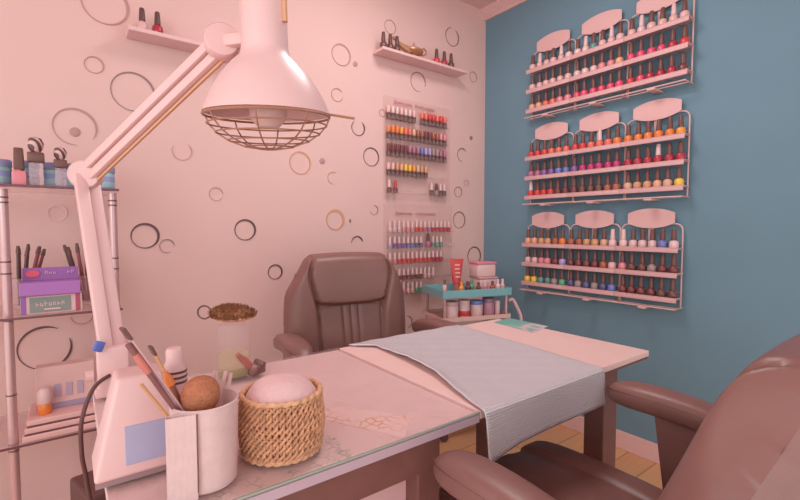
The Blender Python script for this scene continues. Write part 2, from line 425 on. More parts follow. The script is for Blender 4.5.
# ------------------------------------------------------------------ wire racks on the teal wall
LIPS = (0.044, 0.156, 0.269)           # shelf floor heights
RW = 0.1365                             # half width
def make_rack(label, loc):
    t = thing('wire_polish_rack', label, 'nail polish rack', loc, 0, 'wire polish racks on the teal wall')
    # wire frame: two uprights bending in towards the sign
    pts = [(-.02, -RW, .004), (-.02, -RW, .33)]
    for k in range(7):
        a = PI / 2 * k / 6
        pts.append((-.02, -RW + .03 * (1 - math.cos(a)), .352 + .03 * math.sin(a)))
    left = pts + [(-.02, -.075, .382)]
    MB().tube(left, .0035, 8).build('frame_wire', M['wire'], t)
    MB().tube([(x, -y, z) for x, y, z in left], .0035, 8).build('frame_wire', M['wire'], t)
    for i, z in enumerate(LIPS):
        mb = MB()
        mb.box((-.042, 0, z - .0015), (.066, 2 * RW + .004, .003))          # floor
        mb.box((-.0755, 0, z - .007), (.003, 2 * RW + .006, .019), bev=.001)  # front lip
        mb.tube([(-.076, -RW - .003, z + .004), (-.076, RW + .003, z + .004)], .0024, 6)
        for s_ in (-1, 1):
            mb.tube([(-.076, s_ * (RW + .002), z + .004), (-.012, s_ * (RW + .002), z + .004)], .0026, 6)
        mb.tube([(-.012, -RW, z + .026), (-.012, RW, z + .026)], .0022, 6)
        mb.build('shelf', M['tray'], t)
    # bottom rails and the two feet that hold the rack off the wall
    mb = MB()
    mb.tube([(-.088, -RW - .004, 0), (-.088, RW + .004, 0)], .0034, 6)
    mb.tube([(-.045, -RW, 0), (-.045, RW, 0)], .0026, 6)
    mb.tube([(-.088, -RW, 0), (-.004, -RW, 0)], .003, 6); mb.tube([(-.088, RW, 0), (-.004, RW, 0)], .003, 6)
    mb.build('bottom_rail', M['wire'], t)
    mb = MB(); mb.box((-.05, 0, -.008), (.096, .034, .008), bev=.002); mb.build('foot', M['wire'], t)
    # sign plate: bowed top and bottom, straight short ends
    out = []
    for k in range(17):
        u = -1 + 2 * k / 16; out.append((u * .105, .455 - .022 * (1 - 0) * (abs(u) ** 2.2) ))
    for k in range(17):
        u = 1 - 2 * k / 16; out.append((u * .105, .362 + .024 * (abs(u) ** 2.2)))
    mb = MB(); mb.prism(out, .004, Matrix.Translation((-.024, 0, 0)) @ Matrix.Rotation(PI / 2, 4, 'Z'))
    mb.build('sign_plate', M['sign'], t)
    mb = MB(); mb.box((-.017, 0, .33), (.004, .024, .10)); mb.box((-.010, 0, .284), (.018, .024, .004)); mb.build('sign_bracket', M['wire'], t)
    return t

def seq(*runs):
    out = []
    for n, c in runs: out += [c] * n
    return out
RACKCOL = {   # per row: 18 colours from the room corner (left) to the right
    'upper': [seq((5, 'pale pink'), (3, 'white'), (1, 'teal'), (4, 'pale pink'), (1, 'clear'), (4, 'pale pink')),
              seq((6, 'pale pink'), (3, 'clear'), (2, 'pink'), (1, 'peach'), (2, 'hot pink'), (2, 'hot pink'), (1, 'crimson'), (1, 'red')),
              seq((2, 'peach'), (2, 'coral'), (2, 'pink'), (6, 'hot pink'), (1, 'red'), (1, 'hot pink'), (1, 'crimson'), (2, 'crimson'), (1, 'maroon'))],
    'middle': [seq((3, 'red'), (3, 'coral'), (2, 'red'), (3, 'coral'), (2, 'orange'), (4, 'orange'), (1, 'amber')),
               seq((2, 'mauve'), (2, 'purple'), (2, 'blue'), (1, 'purple'), (3, 'magenta'), (2, 'magenta'), (5, 'crimson'), (1, 'crimson')),
               seq((4, 'red'), (3, 'maroon'), (3, 'dark brown'), (2, 'rust'), (1, 'beige'), (2, 'tan'), (1, 'peach'), (1, 'beige'), (1, 'yellow'))],
    'lower': [seq((2, 'peach'), (2, 'tan'), (1, 'rust'), (1, 'orange'), (2, 'rust'), (2, 'tan'), (1, 'beige'), (1, 'white'), (1, 'white'), (3, 'clear'), (1, 'blue'), (1, 'white')),
              seq((2, 'pale pink'), (2, 'pink'), (1, 'maroon'), (1, 'lilac'), (4, 'maroon'), (1, 'rust'), (1, 'pale pink'), (1, 'pink'), (2, 'dark brown'), (1, 'grey'), (2, 'maroon')),
              seq((2, 'yellow'), (2, 'teal'), (1, 'grey'), (1, 'green'), (1, 'navy'), (1, 'grey'), (1, 'navy'), (1, 'grey'), (1, 'navy'), (1, 'blue'), (4, 'maroon'), (2, 'dark brown'))],
}
YC = [1.506, 1.226, 0.946]; ZB = {'lower': 0.757, 'middle': 1.258, 'upper': 1.755}; YO = {'lower': .015, 'middle': .002, 'upper': 0}
COLN = ['left', 'centre', 'right']
SIGN = {'upper': 'behind the pinkest bottles nearest the ceiling', 'middle': 'holding orange and crimson bottles', 'lower': 'holding the darkest bottles'}
first = None
for rowname in ('upper', 'middle', 'lower'):
    for ci, yc in enumerate(YC):
        where = {'left': 'nearest the room corner', 'centre': 'between two others', 'right': 'farthest from the room corner'}[COLN[ci]]
        lab = 'white wire polish rack with blank sign, %s rank, %s' % ({'upper': 'top', 'middle': 'middle', 'lower': 'bottom'}[rowname], where)
        if first is None: first = make_rack(lab, (XW, yc + YO[rowname], ZB[rowname]))
        else:
            r = copy_tree(first); r.location = (XW, yc + YO[rowname], ZB[rowname]); r['label'] = lab
        for si in range(3):
            z = ZB[rowname] + LIPS[2 - si]
            for k in range(6):
                c = RACKCOL[rowname][si][ci * 6 + k]
                y = yc + YO[rowname] + RW - (k + .5) * (2 * RW / 6) + random.uniform(-.002, .002)
                style = 'round' if rowname == 'lower' and ci == 2 and si > 0 else 'polish'
                cm = M['cap']
                capn = 'brown'
                if (rowname == 'lower' and si == 0 and c == 'white' and ci < 2) or (rowname == 'lower' and si == 0 and ci == 2 and k == 0) \
                   or (rowname == 'middle' and ((si == 0 and ci == 1 and k == 3) or (si == 1 and ci == 2 and k == 3) or (si == 2 and ci == 0 and k == 0))) \
                   or (rowname == 'upper' and si == 0 and k in (1, 4)):
                    cm = M['capwhite']; capn = 'white'
                lb = '%s polish, %s cap, %s from left, %s shelf of %s %s wire rack' % (c, capn, ORD[k], ['top', 'middle', 'bottom'][si], rowname, COLN[ci])
                bottle(style, c, cm, (XW - .048 + random.uniform(-.004, .003), y, z), lb, 'nail polish bottles on the wire racks',
                       scale=random.uniform(.98, 1.02))

# ------------------------------------------------------------------ wall shelves
def wall_shelf(x0, x1, z, label):
    t = MB()
    t.box(((x0 + x1) / 2, YW - .0505, z - .008), (x1 - x0, .099, .016), bev=.003)
    return tag(t.build('wall_shelf', M['white'], smooth=False), label, 'shelf', 'white wall shelves')
ZS = 2.068; ZS2 = 1.868
wall_shelf(1.335, 1.955, ZS, 'white wall shelf holding a brass genie lamp between bottle trios')
wall_shelf(0.195, 0.64, ZS2, 'white wall shelf behind the lamp arm with two bottles')
for i, (x, c) in enumerate([(1.36, 'dark brown'), (1.405, 'dark brown'), (1.45, 'dark brown'), (1.735, 'red'), (1.795, 'crimson'), (1.85, 'dark brown')]):
    lab = ['leftmost dark polish bottle on the genie lamp shelf', 'dark polish bottle second from left on the genie lamp shelf', 'dark polish bottle just left of the brass genie lamp',
           'red polish bottle just right of the brass genie lamp', 'crimson polish bottle second from right end of genie lamp shelf', 'rightmost dark polish bottle on the genie lamp shelf'][i]
    bottle('polish', c, M['capdark'], (x, YW - .065, ZS), lab, 'polish bottles on the wall shelves', scale=1.0)
bottle('polish', 'pale pink', M['capdark'], (.245, YW - .06, ZS2), 'pale pink polish bottle with dark cap on left wall shelf', 'polish bottles on the wall shelves', scale=1.0)
bottle('polish', 'crimson', M['capdark'], (.297, YW - .06, ZS2), 'crimson polish bottle with dark cap on left wall shelf', 'polish bottles on the wall shelves', scale=1.0)
# brass genie lamp
brass = mat('aged_brass', (190, 136, 104), 0.35, 0.5, metal=0.3, var=0.1)
g = thing('genie_lamp', 'small brass genie oil lamp with long spout on wall shelf', 'ornament', (1.575, YW - .055, ZS))
MB().lathe([(0, 0), (.026, 0), (.024, .006), (.012, .012), (.014, .018), (.034, .026), (.046, .038), (.046, .046), (.032, .056), (.016, .060), (0, .060)], n=22, sx=1.25).build('lamp_bowl', brass, g)
MB().tube([(-.035, 0, .036), (-.07, 0, .046), (-.10, 0, .058), (-.125, 0, .074), (-.145, 0, .082)], [.022, .017, .011, .008, .010], 10).build('spout', brass, g)
MB().tube([(.045, 0, .052), (.07, 0, .074), (.09, 0, .064), (.088, 0, .044), (.066, 0, .032), (.048, 0, .034)], .005, 8).build('handle', brass, g)
MB().lathe([(.018, .058), (.012, .068), (.004, .074), (.006, .080), (.003, .088), (0, .090)], n=14).build('lid', brass, g)

# ------------------------------------------------------------------ acrylic displays
def letters(mb, x0, x1, z0, h, y, n, seed):
    """a heading too blurred to read in the photo: a row of little upright strokes and bars"""
    rr = random.Random(seed); w = (x1 - x0) / n
    for i in range(n):
        x = x0 + (i + .5) * w; hh = h * rr.choice((1, .7, .75))
        mb.box((x - w * .28, y, z0 + hh / 2), (w * .18, .0012, hh))
        if rr.random() < .8: mb.box((x + w * .2, y, z0 + hh * .5), (w * .16, .0012, hh * rr.choice((1, .8, .6))))
        mb.box((x, y, z0 + hh * rr.choice((.1, .5, .92))), (w * .55, .0012, h * .16))
red_ink = mat('red_ink', (206, 110, 116), 0.6); mauve_ink = mat('mauve_ink', (188, 122, 118), 0.6)
YD = YW - .012
def display(label, x0, x1, z0, z1, rows, hx, hz, inks):
    t = thing('acrylic_polish_display', label, 'display', (0, YW, 0), 0, 'clear acrylic displays on the back wall')
    MB().box(((x0 + x1) / 2, -.0045, (z0 + z1) / 2), (x1 - x0, .009, z1 - z0), bev=.002).build('back_panel', M['acrylic'], t, smooth=False)
    for (xa, xb, z) in rows:
        mb = MB(); mb.box(((xa + xb) / 2, -.0275, z - .002), (xb - xa, .037, .004)); mb.box(((xa + xb) / 2, -.0445, z + .006), (xb - xa, .003, .020))
        mb.build('ledge', M['acrylic'], t, smooth=False)
    mb = MB(); letters(mb, hx[0], hx[1], hz, .020, -.0105, 8, 3); mb.build('heading_lettering', inks[0], t, smooth=False)
    mb = MB(); letters(mb, hx[2], hx[3], hz, .020, -.0105, 8, 5); mb.build('heading_lettering', inks[1], t, smooth=False)
    return t
R1 = [1.722, 1.617, 1.519, 1.413, 1.316]
display('clear acrylic display of upright dark-capped vials under reddish heading', 1.40, 1.90, 1.28, 1.85, [(1.405, 1.855, z) for z in R1], (1.47, 1.60, 1.62, 1.77), 1.815, (red_ink, mauve_ink))
R2 = [1.098, 1.008, .919, .824, .744]
display('clear acrylic display of white-topped vials behind the far chair', 1.40, 1.92, .72, 1.255, [(1.405, 1.905, z) for z in R2], (1.48, 1.60, 1.63, 1.78), 1.195, (mauve_ink, mauve_ink))
VG = 'small vials in the acrylic displays'
vp = 0.0298
rows1 = [[(k, 'clear' if k % 3 else 'pale pink') for k in range(7)] + [(8 + k, c) for k, c in enumerate(['coral', 'coral', 'red', 'red', 'coral', 'red', 'coral'])],
         [(k, c) for k, c in enumerate(seq((3, 'orange'), (1, 'amber'), (2, 'coral'), (1, 'beige'), (2, 'rust'), (2, 'maroon'), (2, 'rust'), (2, 'pink')))],
         [(k, c) for k, c in enumerate(seq((5, 'maroon'), (3, 'mauve'), (1, 'blue'), (2, 'lilac'), (2, 'grey'), (2, 'mauve')))],
         [(k, c) for k, c in enumerate(seq((2, 'pale pink'), (1, 'tan'), (1, 'peach'), (2, 'yellow'), (1, 'amber'), (1, 'beige'), (2, 'tan')))]]
RN = ['top', 'second', 'third', 'fourth', 'bottom']
for ri, row in enumerate(rows1):
    for n_, (k, c) in enumerate(row):
        bottle('vial', c, M['capdark'], (1.42 + k * vp + .0, YW - .0275, R1[ri]), '%s vial standing on dark cap, %s from left, %s row of upper acrylic display' % (c, ORD[n_], RN[ri]), VG, 'polish_vial', 'nail polish vial')
for n_, (x, c, cm, cn) in enumerate([(1.425, 'dark brown', M['capwhite'], 'white'), (1.468, 'maroon', tint(CD['red']), 'red'), (1.735, 'dark brown', M['capwhite'], 'white'), (1.772, 'grey', M['capdark'], 'dark'), (1.805, 'dark brown', M['capwhite'], 'white'), (1.836, 'dark brown', M['capwhite'], 'white')]):
    bottle('mini', c, cm, (x, YW - .0265, R1[4]), '%s mini bottle with %s cap, %s from left, bottom row of upper display' % (c, cn, ORD[n_]), VG, 'mini_polish_bottle', 'nail polish vial', scale=1.15)
rows2 = [[(k, c) for k, c in enumerate(seq((3, 'clear'), (3, 'pink'), (2, 'red'), (2, 'mauve'), (5, 'crimson')))],
         [(k, c) for k, c in enumerate(seq((1, 'lilac'), (3, 'purple'), (2, 'blue'), (2, 'navy')))] + [(10, 'teal'), (11, 'green'), (12, 'teal')],
         [(k, c) for k, c in enumerate(seq((2, 'pink'), (8, 'red'), (3, 'crimson')))],
         [(k, c) for k, c in enumerate(seq((8, 'maroon'), (3, 'pale pink')))],
         [(k, c) for k, c in enumerate(seq((1, 'coral'), (3, 'pink'), (2, 'pale pink'), (1, 'green'), (1, 'green')))]]
for ri, row in enumerate(rows2):
    for n_, (k, c) in enumerate(row):
        bottle('mini', c, M['capwhite'], (1.43 + k * .0318, YW - .0265, R2[ri]), '%s mini bottle with white cap, %s from left, %s row of lower acrylic display' % (c, ORD[n_], RN[ri]), VG, 'mini_polish_bottle', 'nail polish vial')
bottle('polish', 'mauve', M['cap'], (1.43 + 8.8 * .0318, YW - .0255, R2[1]), 'tall brown-capped mauve bottle among small vials of lower display', 'polish bottle in the lower display', scale=.9)

# ------------------------------------------------------------------ desks
ZT = 0.75
X0, X1, X2 = 0.030, 0.654, 1.40; YF, YB = 0.606, 1.196
d = thing('glass_topped_desk', 'left desk with glass-covered lace-patterned white top and dark wood frame', 'desk', ((X0 + X1) / 2, (YF + YB) / 2, 0), 0, 'desks pushed end to end')
hx, hy = (X1 - X0) / 2, (YB - YF) / 2
MB().box((0, 0, ZT - .0155), (2 * hx - .001, 2 * hy - .001, .017), bev=.002).build('desk_top', M['desktop'], d, smooth=False)
MB().box((0, -hy + .0, ZT - .0155), (2 * hx, .002, .016)).build('edge_band', mat('lilac_edge_band', (190, 160, 172), .4, .4), d, smooth=False)
MB().box((0, 0, ZT - .0035), (2 * hx - .002, 2 * hy - .002, .007), bev=.0015).build('glass_sheet', clear('desk_glass', (226, 196, 196), .12, .04), d, smooth=False)
MB().tube([(-hx, -hy, ZT - .004), (hx, -hy, ZT - .004)], .0026, 6).build('glass_edge', mat('green_glass_edge', (150, 150, 140), .3, .5), d)
mb = MB(); mb.box((0, -hy + .025, ZT - .055), (2 * hx - .2, .03, .062)); mb.box((0, hy - .05, ZT - .055), (2 * hx - .2, .03, .062))
mb.box((hx - .112, 0, ZT - .055), (.03, 2 * hy - .06, .062)); mb.box((-hx + .112, 0, ZT - .055), (.03, 2 * hy - .06, .062)); mb.build('apron', M['darkwood'], d, smooth=False)
for sx in (-1, 1):
    for sy in (-1, 1):
        MB().box((sx * (hx - .122), sy * (hy - .040), (ZT - .025) / 2), (.055, .055, ZT - .025), bev=.003).build('leg', M['darkwood'], d, smooth=False)
MB().box((0, -hy + .055, .40), (2 * hx - .30, .012, .50)).build('modesty_panel', M['panel'], d, smooth=False)

d2 = thing('side_table', 'right desk with dark legs under the pale blue waffle towel', 'desk', ((X1 + X2) / 2 + .002, (YF + YB) / 2, 0), 0, 'desks pushed end to end')
hx2 = (X2 - X1) / 2 - .002
MB().box((0, 0, ZT - .011), (2 * hx2, 2 * hy, .018), bev=.003).build('table_top', M['peach'], d2, smooth=False)
MB().box((0, 0, ZT - .0235), (2 * hx2 - .006, 2 * hy - .006, .007)).build('edge_band', M['darkwood'], d2, smooth=False)
mb = MB(); mb.box((0, -hy + .06, ZT - .056), (2 * hx2 - .2, .022, .056)); mb.box((0, hy - .06, ZT - .056), (2 * hx2 - .2, .022, .056)); mb.build('apron', M['darkwood'], d2, smooth=False)
for lx, ly in ((hx2 - .165, -hy + .06), (hx2 - .165, hy - .10), (-hx2 + .05, hy - .10)):
        MB().box((lx, ly, (ZT - .028) / 2), (.075, .06, ZT - .028), bev=.003).build('leg', M['darkwood'], d2, smooth=False)

# things lying flat under / on the desk
def sheet(name, pts, z, th, m, label, cat, smooth=False):
    mb = MB(); c = sum((Vector(p) for p in pts), Vector((0, 0))) / len(pts)
    a = [mb.bm.verts.new((p[0] - c.x, p[1] - c.y, 0)) for p in pts]; b = [mb.bm.verts.new((p[0] - c.x, p[1] - c.y, th)) for p in pts]
    n = len(a); mb.bm.faces.new(a); mb.bm.faces.new(b)
    for i in range(n): mb.bm.faces.new((a[i], a[(i + 1) % n], b[(i + 1) % n], b[i]))
    return tag(mb.build(name, m, smooth=smooth, loc=(c.x, c.y, z)), label, cat)
sheet('flower_print_card', [(.375, .80), (.47, .615), (.535, .68), (.44, .82)], ZT - .0067, .0003, M['flower'], 'pale card with orange flower print under the glass beside wicker basket', 'card')
sheet('lace_mat', [(.115, .612), (.37, .612), (.37, .70), (.30, .80), (.115, .80)], ZT - .0069, .0004, M['lace'], 'grey lace mat under the glass along the desk front edge', 'mat')
sheet('flyer', [(on('Z', ZT, x, y).x, on('Z', ZT, x, y).y) for x, y in ((494, 322), (509, 317.8), (548, 326), (533, 332.5))], ZT - .0019, .0015,
      lace_mat('teal_flyer_print', (112, 164, 156), (206, 180, 186), 14, .05, .3), 'teal printed flyer lying at the back corner of right desk', 'flyer')

# ------------------------------------------------------------------ waffle towel
def towel():
    edge = [(1.192, .685), (1.13, .752), (.95, .742), (.82, .722), (.70, .682), (.58, .650)]
    def xl(y):
        for (ya, xa), (yb, xb) in zip(edge, edge[1:]):
            if yb <= y <= ya: return xa + (xb - xa) * (ya - y) / (ya - yb)
        return edge[0][1] if y > 1.19 else edge[-1][1]
    L_top = 1.188 - (YF - .010); drop = 0.088; tot = L_top + drop + .012
    mb = MB(); NU, NV = 60, 70
    uv = {}
    def fn(u, v):
        s_ = v * tot
        yb = 1.188
        if s_ < L_top: y, z = yb - s_, ZT + .004
        else:
            q = s_ - L_top
            if q < .014: a = q / .014 * PI / 2; y, z = YF - .010 - .009 * math.sin(a), ZT + .004 - .009 * (1 - math.cos(a))
            else:
                y, z = YF - .019 - .002 * math.sin(u * 9) * (q / .1), ZT - .005 - (q - .014) * (1.0 + .18 * max(0, .2 - u) / .2)
        xa = xl(y); xb = 1.100 + .10 * max(0, (y - .6)) 
        x = xa + (xb - xa) * u
        lift = 0
        if u < .06 and y > .62 and y < 1.12: lift = .010 * (1 - u / .06) * math.sin(PI * (y - .62) / .5)
        z += .0012 * math.sin(x * 60 + y * 23) * math.sin(y * 51) * (1 if s_ < L_top else 0) + lift + .0012
        if s_ > L_top + .014: x += .012 * (s_ - L_top) / drop
        return Vector((x, y, z))
    vs = mb.grid(fn, NU, NV)
    bm = mb.bm; ul = bm.loops.layers.uv.new('UVMap'); idx = {}
    for i, r in enumerate(vs):
        for j, v in enumerate(r): idx[v] = (i / NU * .6, j / NV * .66)
    for f in bm.faces:
        for l in f.loops: l[ul].uv = idx[l.vert]
    o = mb.build('waffle_towel', M['towel'])
    sm = o.modifiers.new('thickness', 'SOLIDIFY'); sm.thickness = .004; sm.offset = 0
    tag(o, 'pale blue waffle towel spread over right desk and hanging off its front', 'towel')
towel()

# ------------------------------------------------------------------ executive chairs
def smooth(a, b, x):
    t = max(0.0, min(1.0, (x - a) / (b - a))); return t * t * (3 - 2 * t)
def back_fn(side):
    """quilted front (side=+1) or plain shell (side=-1) of the chair back; local x across, y forward, z up"""
    def fn(u01, v01):
        u = u01 * 2 - 1; v = v01
        hw = .256 + .022 * math.sin(PI * min(1, v * .9)) - .035 * smooth(.75, 1.0, v) ** 2
        corner = smooth(.86, 1.0, v)
        zt = .615 - .012 * u * u - .075 * smooth(.66, 1.0, abs(u)) ** 1.6
        zb = 0.02 * u * u
        x = u * hw; z = zb + v * (zt - zb)
        e = (1 - abs(u) ** 7) ** .5 * (1 - abs(2 * v - 1) ** 14) ** .5
        if side < 0:
            y = -.048 * e - .02 * e * (1 - u * u)
        else:
            y = .052 * e
            wide = .70 - .20 * (1 - smooth(.55, 1.0, v)) 
            head = smooth(wide + .05, wide - .03, abs(u)) * smooth(.665 - .03 * (1 - (abs(u) / .6) ** 4), .70 - .03 * (1 - (abs(u) / .6) ** 4), v)
            bol = smooth(wide - .02, wide + .09, abs(u))
            y += e * (.034 * head * (1 - .25 * smooth(.7, .95, v)) + .030 * bol * (1 - .5 * smooth(.8, 1, abs(u))))
            y += e * .018 * (1 - head) * (1 - bol) * math.sin(PI * min(1, v / .62)) 
            for g_ in (-.13, 0.0, .13):
                y -= e * .008 * math.exp(-((u - g_) / .022) ** 2) * (1 - head) * smooth(.12, .2, v)
            y -= e * .012 * math.exp(-((abs(u) - wide - .01) / .025) ** 2)
        rec = -.16 * z + .06 * (z / .65) ** 2         # gentle recline and wing
        return Vector((x, y + rec + .035 * u * u * 0, z))
    return fn
def cushion(mb, c, d, n=28, p=5.0, crown=.0, rot=None):
    """soft pad: superellipsoid with a crowned top"""
    mtx = Matrix.Translation(Vector(c)) @ (Euler(rot).to_matrix().to_4x4() if rot else Matrix())
    def sgn(a, e): return math.copysign(abs(a) ** e, a)
    def fn(u, v):
        a = u * 2 * PI; b = -PI / 2 + v * PI
        x = d[0] / 2 * sgn(math.cos(a), 2 / p) * sgn(math.cos(b), 2 / 3.2)
        y = d[1] / 2 * sgn(math.sin(a), 2 / p) * sgn(math.cos(b), 2 / 3.2)
        z = d[2] / 2 * sgn(math.sin(b), 2 / 3.0) + crown * max(0, 1 - (2 * x / d[0]) ** 2) * max(0, 1 - (2 * y / d[1]) ** 2) * (1 if b > 0 else 0)
        return mtx @ Vector((x, y, z))
    mb.grid(fn, n * 2, n, closed_u=True)
    return mb
def make_chair(label, loc, rz, arm_z=.70, arm_half=.30, back_y=-.24, back_rot=0.0, arm_y=.205):
    t = thing('office_chair', label, 'office chair', loc, rz, 'padded leather office chairs')
    # back
    mb = MB(); mb.grid(back_fn(1), 96, 96); mb.grid(back_fn(-1), 60, 60)
    b = mb.build('backrest', M['leather'], t, loc=(0, back_y, .40)); b.rotation_euler = (back_rot, 0, 0)
    for poly in b.data.polygons: poly.use_smooth = True
    # seat with panels
    s_ = cushion(MB(), (0, .02, .455), (.52, .54, .13), crown=.02).build('seat', M['leather'], t)
    mb = MB(); cushion(mb, (0, .04, .500), (.30, .44, .07), n=18, crown=.012); mb.build('seat_panel', M['leather'], s_)
    for sx in (-1, 1): cushion(MB(), (sx * .200, .04, .490), (.105, .46, .075), n=14, crown=.01).build('seat_bolster', M['leather'], s_)
    # arms
    for sx in (-1, 1):
        x = sx * arm_half; n = 24
        mb = MB()
        def arm(u, v, x=x, sx=sx):
            a = u * 2 * PI; q = v
            yy = arm_y - q * .40
            w = .047 * (1 - abs(2 * q - 1) ** 5 * .95) ** .5 * (1 - .18 * q); hh = .032 * (1 - abs(2 * q - 1) ** 7 * .95) ** .5
            px_ = math.copysign(abs(math.cos(a)) ** .75, math.cos(a)) * w; pz = math.copysign(abs(math.sin(a)) ** .75, math.sin(a)) * hh
            zz = arm_z - .032 + .012 * math.sin(PI * q) - .035 * q * q
            return Vector((x + px_, yy, zz + pz))
        mb.grid(arm, 28, 26, closed_u=True)
        mb.bm.faces.new([v for v in mb.bm.verts if abs(v.co.y - arm_y) < 1e-6][:28])
        ap = mb.build('arm_pad', M['leather'], t)
        # stitched seam round the pad
        mb = MB()
        for off in (0.012,):
            pts = []
            for k in range(25):
                q = .02 + .96 * k / 24
                w = .047 * (1 - abs(2 * q - 1) ** 5 * .95) ** .5 * (1 - .18 * q)
                pts.append((x - w * .93, arm_y - q * .40, arm_z - .032 + .012 * math.sin(PI * q) - .035 * q * q + off))
            mb.tube(pts, .0018, 6)
            mb.tube([(2 * x - p[0], p[1], p[2]) for p in pts], .0018, 6)
        mb.build('piping', M['stitch'], ap)
        # bracket: broad tapered upright then foot under the seat
        mb = MB()
        ya = arm_y - .12; prof = [(ya, arm_z - .05), (ya - .14, arm_z - .06), (ya - .135, .46), (ya - .07, .40), (ya - .03, .46)]
        mb.prism([(y_, z_) for y_, z_ in prof], .030, Matrix.Translation((x + .015, 0, 0)) @ Matrix.Rotation(PI / 2, 4, 'Z'))
        mb.box((x - sx * .06, ya - .07, .402), (.15, .07, .022), bev=.004)
        mb.build('arm_bracket', M['chairplastic'], t, smooth=False)
    MB().box((0, 0, .375), (.24, .24, .03), bev=.008).build('seat_plate', M['chairplastic'], t)
    MB().lathe([(0, .10), (.032, .10), (.032, .24), (.020, .245), (.020, .365), (0, .365)], n=18).build('gas_lift', M['chairplastic'], t)
    for k in range(5):
        a = 2 * PI * k / 5 + .3; c_, s2 = math.cos(a), math.sin(a)
        lg = MB().tube([(0.02 * c_, .02 * s2, .125), (.15 * c_, .15 * s2, .105), (.27 * c_, .27 * s2, .075)], [.028, .024, .017], 10).build('base_leg', M['chairplastic'], t)
        MB().lathe([(0, -.02), (.024, -.02), (.027, -.012), (.027, .012), (.024, .02), (0, .02)], c=(.27 * c_, .27 * s2, .0272), n=16, rot=(PI / 2, 0, a)).build('caster', M['black'], lg)
    return t
make_chair('brown leather padded chair behind the desk, facing the camera', (.925, 1.45, 0), PI - .18, arm_z=.735, arm_half=.305, back_y=-.195, arm_y=.225)
make_chair('brown leather padded chair at lower right, seen from its back', (.825, .50, 0), 0, arm_z=.728, arm_half=.298, back_y=-.165, back_rot=.33, arm_y=.085)

# ------------------------------------------------------------------ desk lamp
def V(*a): return Vector(a)
lb = on('Z', ZT, 128, 386); lb = V(.068, 1.155, ZT)
elbow = V(.035, 1.29, 1.245); head = V(.310, .835, 1.337)
lamp = thing('desk_lamp', 'white articulated desk lamp with caged bell shade over the desk', 'lamp', lb)
L = lambda p: Vector(p) - lb
mb = MB(); mb.box((0, .004, .055), (.06, .05, .11), bev=.008); mb.box((0, .012, .012), (.07, .062, .022), bev=.004); mb.build('clamp', M['white'], lamp)
MB().tube([(-.036, 0, .05), (-.05, 0, .05)], .012, 12).build('clamp_knob', M['whiteplastic'], lamp)
tag_blue = mat('blue_tape', (96, 112, 186), .5); MB().box((-.026, -.028, .118), (.018, .012, .022), rot=(0, .4, .3), bev=.003).build('blue_tag', tag_blue, lamp)
def bar(a, b, w, t_, mb):
    a, b = Vector(a), Vector(b); dv = b - a; q = dv.to_track_quat('Z', 'Y').to_euler()
    mb.box((a + b) / 2, (w, t_, dv.length), rot=q, bev=min(w, t_) * .2)
side = V(.8, .6, 0)
j0 = lb + V(0, .004, .10); j1 = elbow
mb = MB(); bar(L(j0 - side * .015), L(j1 - side * .015), .026, .020, mb); bar(L(j0 + side * .015), L(j1 + side * .015), .026, .020, mb); mb.build('lower_arm', M['white'], lamp)
mb = MB(); mb.lathe([(0, -.022), (.030, -.022), (.034, -.016), (.034, .016), (.030, .022), (0, .022)], c=L(elbow), n=22, rot=(PI / 2, 0, math.atan2(.6, .8) + PI * .72)); mb.build('elbow_joint', M['white'], lamp)
wr = V(.252, .922, 1.485)         # wrist joint near the shade neck
up_ = (wr - elbow).normalized()
perp = up_.cross(V(0.8, -0.6, 0).cross(up_)).normalized()
nrm = Vector((-.6, -.8, 0)).cross(up_).normalized()
mb = MB()
bar(L(elbow + nrm * .012), L(wr + nrm * .012), .021, .020, mb); bar(L(elbow - nrm * .012), L(wr - nrm * .012), .021, .020, mb); mb.build('upper_arm', M['white'], lamp)
mb = MB(); bar(L(elbow + nrm * .027 * -1), L(wr + nrm * .027 * -1), .006, .006, mb); mb.build('tension_rod', mat('tan_rod', (214, 158, 126), .5), lamp)
mb = MB(); bar(L(elbow), L(elbow + up_ * .05 ), .010, .030, mb)
mb.build('elbow_fork', M['wirebrown'], lamp)
mb = MB(); mb.lathe([(0, -.02), (.030, -.02), (.034, -.014), (.034, .014), (.030, .02), (0, .02)], c=L(wr), n=22, rot=(PI / 2, 0, math.atan2(.6, .8) + PI * .72)); bar(L(wr), L(V(head.x, head.y, wr.z - .005)), .028, .024, mb); mb.build('wrist_joint', M['white'], lamp)
mb = MB(); bar(L(wr + V(.02, -.02, -.03)), L(V(head.x - .03, head.y + .02, wr.z - .035)), .006, .006, mb); mb.build('wing_screw', M['wirebrown'], lamp)
hd = L(head)
shade = MB().lathe([(0, .30), (.030, .30), (.0375, .292), (.0385, .112), (.042, .100), (.060, .084), (.080, .062), (.098, .034), (.109, .012), (.114, 0), (.117, 0), (.112, .014), (.101, .037), (.083, .066), (.063, .089), (.046, .104), (.0425, .118), (.0415, .294), (.032, .306), (0, .306)], c=hd, n=48).build('shade', M['white'], lamp)
MB().tube([(hd.x + .025, hd.y - .037, hd.z + .16), (hd.x + .025, hd.y - .037, hd.z + .27)], .006, 8).build('switch_strip', mat('tan_rod', (214, 158, 126), .5), shade)
